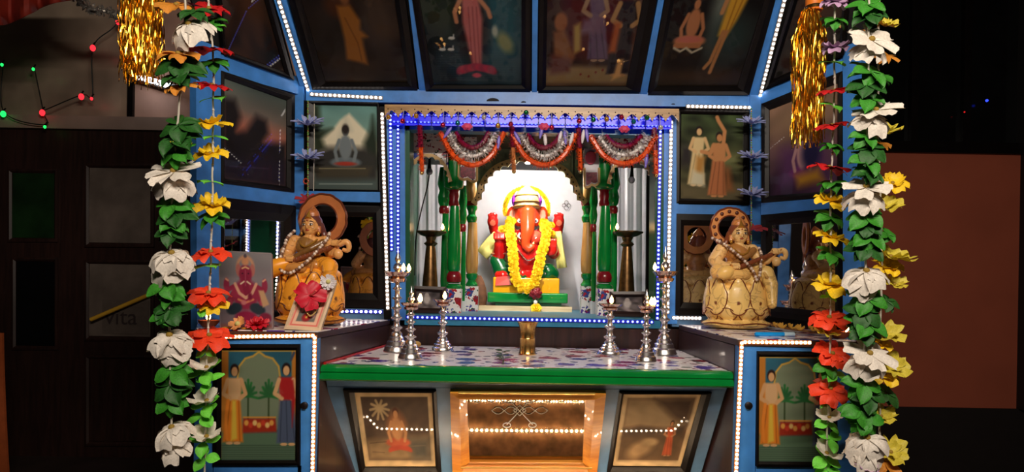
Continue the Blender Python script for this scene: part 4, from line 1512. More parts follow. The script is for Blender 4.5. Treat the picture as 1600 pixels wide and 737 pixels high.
CAMO = mat('mottled_green_board', (120, 134, 104), .5, var=.97, scale=11)
arch_board('mottled green arch board with spotted scalloped border over the red idol', 'arch', 2.62,
           [(745, 322), (753, 310), (762, 285), (778, 268), (800, 259), (826, 254), (852, 259), (874, 268), (890, 285), (899, 308), (911, 322)], 215, CAMO, 17, 4, (BEIGE, 7), 'scalloped arches', True)
arch_board('floral arch board with beige scallops over the curtain with the black wire', 'arch', 2.36, [(641, 285), (645, 266), (655, 252), (669, 247), (683, 252), (694, 266), (700, 285)], 196, FLORAL_FINE, 10, 3, (BEIGE, 4), 'scalloped arches')
arch_board('floral arch board with beige scallops over the curtain beside the black board', 'arch', 2.36, [(955, 288), (960, 269), (971, 255), (985, 250), (999, 255), (1011, 269), (1016, 282)], 201, FLORAL_FINE, 10, 3, (BEIGE, 4), 'scalloped arches')
for x0, x1, y0, y1, lab in ((716, 745, 200, 282, 'small floral hanging board with beige rim over the wooden pillar, maroon below'), (913, 936, 232, 291, 'small silvery hanging board with a pink oval and maroon foot')):
    t = thing('hanging_board', lab, 'board', at((x0 + x1) / 2, y1, 2.42))
    P = Plane((0, 2.42, 0), (0, -1, 0))
    n = 10
    low = [(x1 - (x1 - x0) * k / n, y1 + 3 * abs(math.sin(PI * k / n * 2)) - 6 * (k / n if x0 < 800 else 1 - k / n)) for k in range(n + 1)]
    MB().prism([P.hit(x, y) for x, y in [(x0, y0), (x1, y0)] + low], (0, .008, 0)).build('board', FLORAL_FINE if x0 < 800 else mat('silver_board', (190, 186, 196), .35), t, smooth=False)
    MB().tube([P.hit(x, y, .002) for x, y in [(x0, y0 + 30)] + low[::-1] + [(x1, y0 + 30)]], .005, 6).build('rim', BEIGE, t)
    lo2 = [(x0 + 3, y1 - 22), (x1 - 3, y1 - 22)] + [(min(max(x, x0 + 3), x1 - 3), y - 4) for x, y in low]
    MB().prism([P.hit(x, y, .003) for x, y in lo2], (0, .003, 0)).build('maroon_foot', mat('maroon_brocade', (122, 40, 58), .5, var=.6, scale=120), t, smooth=False)
    if x0 > 800:
        c = P.hit(923, 246, .006)
        MB().ball(c, (.021, .006, .026)).build('pink_oval', mat('pink_felt', (214, 90, 120), .7), t)

# cornice with the scalloped blue band, its glow put into the plastic
co = thing('scalloped_cornice', 'gilded cornice strip over a scalloped blue glowing band across the opening', 'cornice', at(828, 182, 2.15))
PK = Plane((0, 2.155, 0), (0, -1, 0))
nS = 22
lower, upper = [], []
for k in range(nS * 12 + 1):
    x = 601 + (1061 - 601) * k / (nS * 12)
    y0 = 166 + 7 * (x - 601) / 460
    f = (k % 12) / 12
    lower.append(PK.hit(x, y0 + 6 + 11 * (2 * abs(f - .5)) ** 1.6))
    upper.append(PK.hit(x, y0 - 3))
MB().strip(upper, lower, (0, .006, 0)).build('gilded_strip', GOLDPAPER, co, smooth=False)
dd = MB()
for k in range(nS * 2):
    x = 601 + 460 * (k + .5) / (nS * 2)
    dd.ball(PK.hit(x, 170 + 7 * (x - 601) / 460 + (3 if k % 2 else 0), .0005), (.0022, .001, .0022), 6, 4)
o = dd.build('punched_dots', BACKING, co)
o['kind'] = 'stuff'
slab(PB, [(606, 170), (1060, 178), (1060, 203), (606, 196)], .006, .002).build('blue_band', mat('blue_foil', (10, 14, 180), .3), co)
BLUE_GLOW = mat('self_glow_blue_plastic', (8, 12, 190), .3, emit=.30, ecol=(6, 8, 255))  # emission added to the scallops, imitating LED light on blue plastic
r1, r2 = [], []
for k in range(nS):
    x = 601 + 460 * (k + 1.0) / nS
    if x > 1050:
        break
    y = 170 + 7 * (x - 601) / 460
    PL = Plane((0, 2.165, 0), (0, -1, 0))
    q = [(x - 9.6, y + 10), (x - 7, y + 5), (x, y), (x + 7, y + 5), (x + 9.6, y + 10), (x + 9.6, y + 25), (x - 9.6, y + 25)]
    MB().prism([PL.hit(*p) for p in q], (0, .006, 0)).build('scallop', BLUE_GLOW, co, smooth=False)
    for dx in (-4, 4):
        r1.append((x + dx - 612) / (1046 - 612))
    for dx in (-6, 0, 6):
        r2.append((x + dx - 612) / (1046 - 612))
led_strip('upper row of blue lights along the scalloped band', on(PB, [(612, 179), (1046, 186)], .041), 44, LED_BV, TAPE_B, PB.n, r=.0031, w=.001, spots=[max(0, min(.999, v)) for v in r1])
led_strip('lower row of blue lights along the scalloped band', on(PB, [(612, 190), (1046, 197)], .041), 44, LED_BV, TAPE_B, PB.n, r=.0031, w=.001, spots=[max(0, min(.999, v)) for v in r2])

# hanging glass balls
for k, (px, py, cn) in enumerate(((607, 183, 'gold'), (629, 189, 'crimson'), (650, 181, 'gold'), (692, 195, 'crimson'), (715, 192, 'teal'), (756, 183, 'pearl'), (778, 196, 'gold'), (798, 194, 'crimson'), (822, 176, 'green'),
                                  (862, 199, 'crimson'), (905, 189, 'crimson'), (927, 187, 'green'), (948, 186, 'gold'), (971, 183, 'crimson'), (990, 190, 'teal'), (1011, 184, 'green'), (1032, 199, 'pearl'))):
    cc = {'gold': (206, 150, 60), 'crimson': (170, 16, 60), 'teal': (20, 120, 140), 'pearl': (220, 216, 206), 'green': (10, 110, 60)}[cn]
    order = {'gold': 'gold', 'crimson': 'crimson', 'teal': 'teal', 'pearl': 'pearl', 'green': 'green'}[cn]
    place = ['at the corner by the upright white strip', 'just past the second blue strip', 'over the curtain with the black wire', 'over the first swag\'s left end', 'over the first swag', 'over the first swag\'s right end', 'between first and middle swag, lower',
             'at the middle swag\'s left end', 'highest, above the middle swag', 'above the middle swag, lowest', 'at the third swag\'s left end', 'over the pink oval board', 'over the third swag, left half', 'over the third swag, beside a pink rose', 'over the third swag, right half', 'near the right end of the band', 'at the right corner, lowest'][k]
    p = at(px, py, 2.13)
    t = thing('hanging_ball', '%s glass ball on a thread %s' % (order, place), 'bauble', p, 'glass balls on the cornice')
    MB().ball(p, .0088, 14, 10).build('ball', mat('glass_ball_' + cn, cc, .08, .6, coat=.6), t)
    top = V((p.x, 2.147, at(px, 172 + 7 * (px - 601) / 460, 2.147).z))
    MB().tube([p + V((0, 0, .007)), top + V((0, .0, -.004)), top], .0009, 5).build('thread', CORD, t)


# ------------------------------------------------------------------ swags of the toran
def foil_swag(mb, pts, r, leaf, n, rnd, jit=.4):
    mb.tube(pts, r * .7, 7)
    for k in range(n):
        t = rnd.random() * (len(pts) - 1)
        i = min(int(t), len(pts) - 2)
        p = pts[i].lerp(pts[i + 1], t - i)
        tg = (pts[i + 1] - pts[i]).normalized()
        a = rnd.random() * 2 * PI
        o1 = tg.cross(V((0, 1, 0)))
        o1 = o1.normalized() if o1.length > .1 else V((1, 0, 0))
        o2 = tg.cross(o1).normalized()
        out = (o1 * math.cos(a) + o2 * math.sin(a) + tg * (rnd.random() - .5) * jit * 2).normalized()
        sd = out.cross(tg).normalized() * leaf * .35
        q = p + out * r * .5
        e = p + out * (r + leaf * (.6 + .5 * rnd.random()))
        m = q.lerp(e, .5) + tg * leaf * .15
        mb.add([q - sd * .6, q + sd * .6, m + sd, e, m - sd], [(0, 1, 2, 3, 4)])
    return mb


ORANGE_F = mat('orange_foil', (226, 82, 20), .3, var=.35, scale=70)
WHITE_F = mat('silver_white_foil', (246, 236, 232), .32, .0, var=.3, scale=80)
MAROON_F = mat('maroon_foil', (122, 10, 44), .32, var=.4, scale=80)
PURPLE_F = mat('lilac_plastic', (120, 104, 206), .35, var=.2)
rnd = random.Random(5)
YG = 2.17
for x0, xm_, x1, yt, yo, word in ((688, 738, 788, 207, 258, 'first'), (800, 850, 900, 210, 258, 'middle'), (922, 975, 1026, 212, 256, 'third')):
    dip = {'first': 'over the left green pillar', 'middle': 'over the idol', 'third': 'over the pink oval and right curtain'}[word]
    for cn, m, dx, top, low, r, lf, nn in (('orange', ORANGE_F, 0, yt, yo, .0125, .008, 220), ('silver-white', WHITE_F, 14, yt + 1, yo - 14, .008, .016, 260), ('maroon', MAROON_F, 24, yt, yo - 27, .012, .006, 160)):
        pts = curve_pts([at(x0 + dx, top, YG), at(x0 + dx + (xm_ - x0 - dx) * .42, top + (low - top) * .72, YG - .01), at(xm_, low, YG - .015), at(x1 - dx - (x1 - dx - xm_) * .42, top + (low - top) * .72, YG - .01), at(x1 - dx, top, YG)], 26)
        o = foil_swag(MB(), pts, r, lf, nn, rnd).build('garland_swag', m, smooth=False)
        tag(o, '%s foil garland swag hanging %s' % (cn, dip), 'garland', 'foil swags of the toran')
    # rose at the top of each swag
    p = at(xm_ + (0 if word != 'first' else -8), 198 + (4 if word == 'third' else 0), YG - .012)
    t = thing('paper_rose', 'pink paper rose above the maroon swag %s' % dip, 'flower', p, 'pink paper roses')
    rb = MB()
    for ring_ in range(3):
        for k in range(6 - ring_):
            a = 2 * PI * k / (6 - ring_) + ring_ * .5
            rb.ball(p + V((math.cos(a) * .008 * (3 - ring_) / 2, -.004 - .003 * ring_, math.sin(a) * .005 * (3 - ring_) / 2)), (.007, .003, .006), 8, 6)
    rb.build('petals', mat('pink_paper', (216, 70, 110), .6), t)
    MB().ball(p + V((0, .002, -.006)), (.010, .004, .004)).build('calyx', GREEN_DK, t)

drops = [(656, 196, 268, 'beside the green jamb, over the wired curtain'), (800, 198, 266, 'between the first and middle swag'), (904, 200, 266, 'between the middle and third swag'), (1022, 200, 272, 'at the blue upright strip')]
for x, y0, y1, wh in drops:
    t = thing('garland_drop', 'short maroon and orange hanging garland %s' % wh, 'garland', at(x, y1, YG), 'hanging ends of the toran')
    pts = [at(x + (y - y0) * .05, y, YG) for y in np.linspace(y0, y0 + (y1 - y0) * .48, 8)]
    foil_swag(MB(), pts, .013, .006, 70, rnd).build('maroon_length', MAROON_F, t, smooth=False)
    pts2 = [at(x + (y - y0) * .05, y, YG) for y in np.linspace(y0 + (y1 - y0) * .48, y1, 8)]
    foil_swag(MB(), pts2, .0105, .007, 70, rnd).build('orange_length', ORANGE_F if x != 800 else mat('pale_orange_foil', (196, 120, 70), .3, var=.3), t, smooth=False)
    pe = at(x + 3, y1 + 2, YG)
    MB().ball(pe, .007).build('end_bead', BRASS, t)
for px, py, tilt in ((779, 222, .1), (808, 214, -.5), (846, 205, .2), (852, 219, -.1), (875, 214, .2), (883, 214, -.1), (893, 216, .25), (911, 212, .1), (917, 210, -.15), (1010, 250, .1), (700, 206, .6)):
    p = at(px, py, YG - .014)
    t = MB()
    R = Matrix.Rotation(tilt, 3, 'Y')
    t.ball(p, (.006, .003, .022), 10, 10, R)
    t.ball(p + R @ V((0, 0, -.019)), (.0035, .0025, .008), 8, 6, R)
    wh = {779: 'at the right end of the first swag', 808: 'slanting at the left end of the middle swag', 846: 'beside the middle pink rose', 852: 'under the middle pink rose', 875: 'first of three at the middle swag end', 883: 'second of three at the middle swag end',
          893: 'third of three at the middle swag end', 911: 'over the silvery board', 917: 'next to the third swag\'s left end', 1010: 'by the right orange drop', 700: 'at the left end of the first swag'}[px]
    o = t.build('plastic_petal', PURPLE_F if px in (779, 808, 846, 883, 917, 1010, 700) else mat('white_plastic', (220, 214, 220), .35))
    tag(o, '%s plastic petal drop %s' % ('lilac' if px in (779, 808, 846, 883, 917, 1010, 700) else 'white', wh), 'ornament', 'petal drops of the toran')

# ------------------------------------------------------------------ the elephant-headed idol
YI = 2.86


def I(px, py, d=0.0):
    """d: towards the viewer, in pixel units of the idol's depth"""
    return at(px, py, YI) + V((0, -d * YI / FPX, 0))


S = YI / FPX
RED, ORG, GRN, YEL, CREAM, PINK, SILV = (196, 26, 22), (226, 60, 22), (6, 92, 46), (232, 160, 14), (232, 214, 178), (240, 150, 130), (190, 186, 184)
matb = thing('wooden_mat', 'pale slatted wooden mat under the idol pedestal', 'mat', (I(819, 486).x, YI, ZN))
for k in range(5):
    x0, x1 = I(750, 480).x, I(890, 480).x
    yy = YI - .118 + .048 * k
    MB().box((x0 + .004 * (k % 2), yy, ZN), (x1 - .005 * (k % 3), yy + .044, ZN + .022)).build('slat', wood_mat('pale_slat', (206, 180, 136), (232, 212, 172), .5, 6, 'X'), matb)
idol = thing('elephant_god_idol', 'red and orange seated elephant-headed idol on a yellow and green pedestal', 'idol', (I(822, 470).x, YI, ZN + .022))


def block(x0, y0, x1, y1, hd, m, name, bev=.006):
    a, b = I(x0, y1), I(x1, y0)
    bm = bmesh.new()
    bmesh.ops.create_cube(bm, size=1)
    c = V(((a.x + b.x) / 2, YI, (a.z + b.z) / 2))
    for v in bm.verts:
        v.co = V((v.co.x * (b.x - a.x), v.co.y * 2 * hd, v.co.z * (b.z - a.z)))
    bmesh.ops.bevel(bm, geom=bm.edges[:], offset=bev, segments=3, affect='EDGES', profile=.6)
    me = bpy.data.meshes.new(name)
    bm.to_mesh(me)
    bm.free()
    me.materials.append(m)
    me.polygons.foreach_set('use_smooth', [True] * len(me.polygons))
    return inst(name, me, idol, Matrix.Translation(c))


zbase = ZN + .022
ybase = HY + (EYE - zbase) / S
gb = block(763, 458, 884, 471, .112, GREEN, 'green_plinth')
block(771, 435, 872, 460, .094, mat('yellow_enamel', (238, 168, 18), .25, var=.06, coat=.4), 'yellow_seat')
gap = MB().box((I(775, 470).x, YI - .095, zbase - .001), (I(875, 470).x, YI + .095, I(800, 470).z + .002))
gap.build('plinth_foot', GREEN_DK, idol)

B_ = []
B_ += blob(I(823, 400, 4), (28 * S, 24 * S, 30 * S), RED)                      # belly
B_ += blob(I(823, 372, 0), (26 * S, 16 * S, 16 * S), RED)                      # chest
B_ += blob(I(822, 432, 8), (38 * S, 20 * S, 9 * S), RED)                       # lap
B_ += chain([(I(805, 424, 8), 13 * S), (I(783, 420, 12), 14 * S), (I(776, 408, 12), 11 * S)], GRN)
B_ += chain([(I(783, 426, 14), 12 * S), (I(800, 431, 24), 9 * S), (I(818, 433, 26), 7 * S)], GRN)
B_ += chain([(I(838, 426, 8), 13 * S), (I(856, 425, 16), 13.5 * S), (I(862, 428, 14), 11 * S)], GRN)
B_ += chain([(I(854, 431, 18), 10 * S), (I(836, 433, 25), 8 * S)], GRN)
B_ += chain([(I(800, 431, 22), 6 * S), (I(786, 431, 27), 7 * S), (I(778, 430, 26), 5 * S)], RED)      # foot
B_ += chain([(I(826, 430, 26), 5 * S), (I(816, 428, 28), 5.5 * S)], RED)
# rear arms
B_ += chain([(I(800, 364, -4), 10 * S), (I(784, 366, -6), 9 * S), (I(772, 360, -4), 8 * S), (I(770, 350, -2), 8 * S)], RED)
B_ += chain([(I(846, 364, -4), 10 * S), (I(862, 366, -6), 9 * S), (I(872, 362, -4), 8 * S), (I(874, 350, -2), 8 * S)], RED)
for cx in (770, 873):
    B_ += blob(I(cx, 346, 2), (9 * S, 5 * S, 11 * S), RED)
    for k, (dx, dy) in enumerate(((-6, -10), (-2, -12), (2, -12), (6, -10))):
        B_ += chain([(I(cx + dx * .8, 340, 3), 2.6 * S), (I(cx + dx, 346 + dy, 4), 2.3 * S)], RED)
# front arms
B_ += chain([(I(800, 370, 6), 10 * S), (I(784, 384, 10), 10.5 * S), (I(780, 397, 14), 10.5 * S), (I(780, 384, 24), 8 * S)], RED)
B_ += blob(I(781, 374, 28), (9 * S, 7 * S, 8 * S), RED)
for k in range(4):
    B_ += chain([(I(774 + k * 4.4, 368, 33), 2.7 * S), (I(774 + k * 4.4, 375, 35), 2.5 * S)], (226, 40, 28))
B_ += chain([(I(846, 370, 6), 10 * S), (I(860, 382, 10), 10 * S), (I(864, 396, 16), 9.5 * S), (I(860, 394, 24), 8 * S)], RED)
B_ += blob(I(859, 391, 28), (10 * S, 5 * S, 10.5 * S), RED)
for k in range(4):
    B_ += chain([(I(852.5 + k * 4.4, 386, 31), 2.6 * S), (I(852 + k * 4.6, 377, 33), 2.4 * S)], (226, 40, 28))
B_ += blob(I(836, 372, 20), (11 * S, 8 * S, 10 * S), (236, 84, 60))
# head, cheeks and trunk
B_ += blob(I(823, 338, 6), (20 * S, 18 * S, 20 * S), ORG) + blob(I(823, 332, 14), (16 * S, 11 * S, 12 * S), ORG)
B_ += blob(I(811, 346, 12), (9 * S, 9 * S, 9 * S), ORG) + blob(I(836, 346, 12), (9 * S, 9 * S, 9 * S), ORG)
B_ += chain([(I(824, 336, 20), 12.5 * S), (I(824, 352, 25), 11.5 * S), (I(823, 364, 28), 10 * S), (I(821, 375, 30), 8 * S), (I(820, 385, 31), 6.2 * S), (I(825, 391, 32), 5.2 * S), (I(831, 387, 32), 4.4 * S)], (232, 74, 32))
# ears
for sx, cx in ((-1, 801), (1, 847)):
    R = Matrix.Rotation(sx * .35, 3, 'Z')
    B_ += blob(I(cx, 336, 3), (10 * S, 4 * S, 14 * S), ORG, R)
    B_ += blob(I(cx + sx * 3, 344, 4), (7 * S, 3.5 * S, 10 * S), ORG, R)
over = [(I(800, 336, 8), (5 * S, 6 * S, 8 * S), None, PINK), (I(848, 336, 8), (5 * S, 6 * S, 8 * S), None, PINK)]
for cx in (770, 873):
    over.append((I(cx, 349, 7), (4.5 * S, 5 * S, 4.5 * S), None, (250, 120, 90)))
sculpt('body', B_, .0042, PAINT_ENAMEL, idol, 3, over)
for cx, cy in ((811.5, 347), (836.5, 347)):
    e = MB()
    e.ball(I(cx, cy, 20.5), (3.8 * S, 1.8 * S, 3.4 * S), 12, 8)
    eo = e.build('eye', mat('white_enamel', (245, 240, 235), .2), idol)
    MB().ball(I(cx + .3, cy + .3, 22), (1.5 * S, .8 * S, 1.6 * S), 8, 6).build('pupil', BLACK, eo)
for sx, cx in ((-1, 812), (1, 836)):
    MB().tube(curve_pts([I(cx, 366, 20), I(cx + sx * 2, 371, 25), I(cx - sx * 1, 375, 29)], 8), [1.7 * S, 1.7 * S, 1.6 * S, 1.5 * S, 1.3 * S, 1.1 * S, .8 * S, .4 * S], 8).build('tusk', mat('ivory_enamel', (245, 236, 214), .25), idol)
# crown
cr = MB()
px_lathe(cr, 823, YI - 4 * S, [(327, 20), (324, 21.5), (321, 20.5), (316, 20.3), (310, 19.6), (304, 17.5), (299, 14), (295, 9.5), (292, 5), (290, 5.5), (288, 3), (285, .6)], 28)
cro = cr.build('crown', mat('cream_enamel', (206, 178, 138), .3, var=.35, scale=70), idol)
for r_, y in ((21.6, 324), (20.8, 317), (18.6, 307)):
    t = [I(823 + r_ * math.cos(a), y, 4 + r_ * math.sin(a)) for a in np.linspace(0, 2 * PI, 28, endpoint=False)]
    MB().tube(t, 1.0 * S, 6, True).build('crown_band', mat('gold_trim', (206, 150, 60), .3, .6), cro)
for sx in (-1, 1):
    t = [I(823 + sx * (15 + 6 * math.sin(PI * k / 10)), 329 - 2.9 * k, 10 - 3 * abs(k - 5) / 5) for k in range(11)]
    MB().tube(t, [1 * S + 1.7 * S * math.sin(PI * k / 10) for k in range(11)], 8).build('violet_band', mat('violet_enamel', (120, 30, 150), .3), cro)
# necklace and belly cord
for pts, r_, m_, nm in (([(806, 366, 17), (812, 380, 24), (823, 388, 30), (834, 380, 24), (842, 366, 17)], 1.3, BRASS, 'necklace'), ([(800, 380, 24), (812, 396, 30), (824, 408, 31), (838, 400, 30), (846, 386, 24)], 1.2, SILVER, 'waist_chain')):
    MB().tube(curve_pts([I(*p) for p in pts], 24), r_ * S, 6).build(nm, m_, idol)
for cx in (780, 862):
    t = [I(cx + 11 * math.cos(a), 397, 13 + 10.5 * math.sin(a)) for a in np.linspace(0, 2 * PI, 20, endpoint=False)]
    MB().tube(t, 1.4 * S, 6, True).build('bracelet', mat('pink_gold', (230, 150, 120), .3, .3), idol)
# red cloth end over the seat
MB().prism([I(775, 446, 36), I(776, 433, 33), I(800, 431, 34), I(803, 445, 36)], (0, .004, 0)).build('red_cloth_end', mat('red_enamel', (222, 44, 24), .3), idol)

# flower halo
MARI = None


def marigold_mesh(name, r, seed, m):
    rs = random.Random(seed)
    b = MB()
    for ring_, (rr, zz, n_, tilt) in enumerate(((r * .95, 0, 13, .1), (r * .75, r * .22, 11, .5), (r * .5, r * .4, 8, .9), (r * .22, r * .5, 5, 1.3))):
        for k in range(n_):
            a = 2 * PI * (k + .5 * ring_) / n_ + rs.uniform(-.1, .1)
            d = V((math.cos(a), math.sin(a), 0))
            s = V((-d.y, d.x, 0)) * r * .27
            c = d * rr * .45 + V((0, 0, zz * .6))
            e = d * rr * rs.uniform(.88, 1.08) + V((0, 0, zz + r * .3 * math.sin(tilt) * .6))
            m_ = c.lerp(e, .6)
            b.add([c - s * .5, c + s * .5, m_ + s + V((0, 0, r * .07)), e + s * .55, e + V((0, 0, r * .05)), e - s * .55, m_ - s + V((0, 0, r * .07))], [(0, 1, 2, 3, 4, 5, 6)])
    b.ball(V((0, 0, r * .12)), (r * .62, r * .62, r * .36), 10, 6)
    return b.mesh(name, m, smooth=False)


YELLOW = mat('marigold_yellow', (252, 206, 10), .6, var=.12, scale=90, sss=.0)
mg = [marigold_mesh('marigold', 1.0, s, YELLOW) for s in range(3)]


def marigolds(t, pts, rad, face, rnd_):
    for k, p in enumerate(pts):
        r = rad * rnd_.uniform(.9, 1.1)
        M = frame_M(p, V(face) + V((rnd_.uniform(-.5, .5), rnd_.uniform(-.3, .3), rnd_.uniform(-.5, .5))))
        inst('marigold', mg[k % 3], t, M @ Matrix.Rotation(rnd_.random() * 6, 4, 'Z') @ Matrix.Scale(r, 4))


rnd = random.Random(11)
hg = thing('halo_garland', 'ring of small yellow flowers arching round the idol\'s crown', 'garland', I(823, 330, -6))
hp = [I(823 + 34 * math.cos(a), 326 - 33 * math.sin(a), -4) for a in np.linspace(-.25, PI + .25, 46)]
MB().tube(hp, 1.6 * S, 6).build('string', mat('green_string', (90, 120, 40), .7), hg)
marigolds(hg, [p + V((0, -.006, 0)) for p in hp[::1]], 4.2 * S, (0, -1, 0), rnd)
yg = thing('marigold_garland', 'thick yellow marigold garland hanging in a loop from the idol\'s shoulders', 'garland', I(823, 452, 34))
path = curve_pts([I(800, 346, 18), I(796, 356, 26), I(798, 370, 34), I(801, 386, 37), I(803, 410, 41), I(805, 430, 42), (I(812, 446, 42)), I(823, 450, 43), I(832, 442, 43), I(838, 422, 42), I(843, 400, 40), I(849, 378, 36), I(851, 360, 28), I(846, 348, 20)], 64)
MB().tube(path, 3.4 * S, 8).build('string', mat('green_string', (90, 120, 40), .7), yg)
full = []
for k, p in enumerate(path):
    q = path[min(k + 1, len(path) - 1)] - path[max(k - 1, 0)]
    s = q.normalized().cross(V((0, 1, 0))).normalized()
    if k % 2 == 0:
        full += [p + V((0, -.008, 0)) + s * 2.2 * S, p + V((0, -.008, 0)) - s * 4.2 * S]
    else:
        full += [p + V((0, -.010, 0)) - s * .6 * S]
marigolds(yg, full, 5.6 * S, (0, -1, .1), rnd)
for cx, cy in ((791, 358), (855, 358)):
    for dx, dy in ((-6, 2), (5, -4), (0, 8), (6, 9)):
        marigolds(yg, [I(cx + dx, cy + dy, 24)], 6.5 * S, (0, -1, .2), rnd)
tas = thing('rose_tassel', 'dark red rose and yellow marigold pendant under the garland loop', 'tassel', I(836, 486, 44))
MB().tube([I(832, 448, 44), I(834, 462, 45), I(836, 482, 45)], 1.0 * S, 6).build('string', mat('green_string', (90, 120, 40), .7), tas)
rb = MB()
for ring_ in range(4):
    for k in range(7 - ring_):
        a = 2 * PI * k / (7 - ring_) + ring_
        rr = (4 - ring_) * 1.7 * S
        rb.ball(I(835, 457, 47 + ring_) + V((math.cos(a) * rr, 0, math.sin(a) * rr)), (3.4 * S, 1.6 * S, 3.2 * S), 8, 6)
rb.build('rose', mat('dark_red_petal', (120, 10, 26), .5), tas)
lf = MB()
for k in range(6):
    a = 2 * PI * k / 6
    lf.ball(I(835, 462, 45) + V((math.cos(a) * 7 * S, 0, math.sin(a) * 7 * S)), (4.5 * S, 1 * S, 2.2 * S), 8, 6, Matrix.Rotation(-a, 3, 'Y'))
lf.build('leaves', mat('dark_leaf', (22, 64, 26), .5), tas)
MB().ball(I(835, 471, 46), (3 * S, 2 * S, 3.4 * S)).build('white_bud', mat('white_petal', (232, 226, 216), .6), tas)
inst('marigold', mg[0], tas, frame_M(I(836, 480, 47), (0, -1, .5)) @ Matrix.Scale(9 * S, 4))


def cloth(label, rows, Y0, m, name='folded_cloth'):
    """a hanging folded cloth: rows of (left px, right px, row, forward)"""
    b = MB()
    n = 9
    vs, fs = [], []
    for j, (xa, xb, y, d) in enumerate(rows):
        ya, yb_ = (y if isinstance(y, tuple) else (y, y))
        for k in range(n):
            t = k / (n - 1)
            vs.append(I(xa + (xb - xa) * t, ya + (yb_ - ya) * t, d + 1.8 * math.sin(t * 9 + j * .3)))
    for j in range(len(rows) - 1):
        for k in range(n - 1):
            fs.append((j * n + k, j * n + k + 1, (j + 1) * n + k + 1, (j + 1) * n + k))
    b.add(vs, fs)
    o = b.build(name, m)
    o.modifiers.new('thick', 'SOLIDIFY').thickness = .004
    return tag(o, label, 'cloth', 'folded cloths of the idol')


CLOTH = mat('pale_yellow_cloth', (214, 206, 120), .7, var=.15, scale=25)
cloth('pale yellow folded cloth sticking out slantwise under the idol\'s raised hand', [(772, 786, (362, 372), 8), (762, 778, (372, 384), 12), (752, 770, (384, 396), 14), (746, 762, (392, 406), 14)], YI, CLOTH)
cloth('pale yellow folded cloth hanging straight beside the idol\'s green knee', [(862, 876, 362, 10), (864, 879, 382, 14), (867, 882, 402, 15), (869, 885, (420, 418), 15)], YI, CLOTH)
# little ornament hung on the white panel
orn = MB()
c = at(885, 320, 3.07)
for dx, dz, r_ in ((0, .012, .009), (-.012, -.002, .008), (.012, -.002, .008), (0, -.014, .010)):
    orn.tube([c + V((dx + r_ * math.cos(a), 0, dz + r_ * math.sin(a))) for a in np.linspace(0, 2 * PI, 14, endpoint=False)], .0012, 5, True)
tag(orn.build('wire_ornament', mat('grey_wire', (110, 108, 112), .4, .6)), 'small grey wire ornament fixed to the white panel by the idol', 'ornament')
cs = MB()
px_lathe(cs, 748, 2.78, [(487, 8), (480, 11), (465, 13), (450, 11), (438, 7), (430, 3)], 20)
tag(cs.build('coconut_shell', mat('brown_husk', (96, 60, 36), .8, var=.4, scale=40, bump=.4)), 'brown rounded husk standing beside the wooden pillar and idol', 'husk')

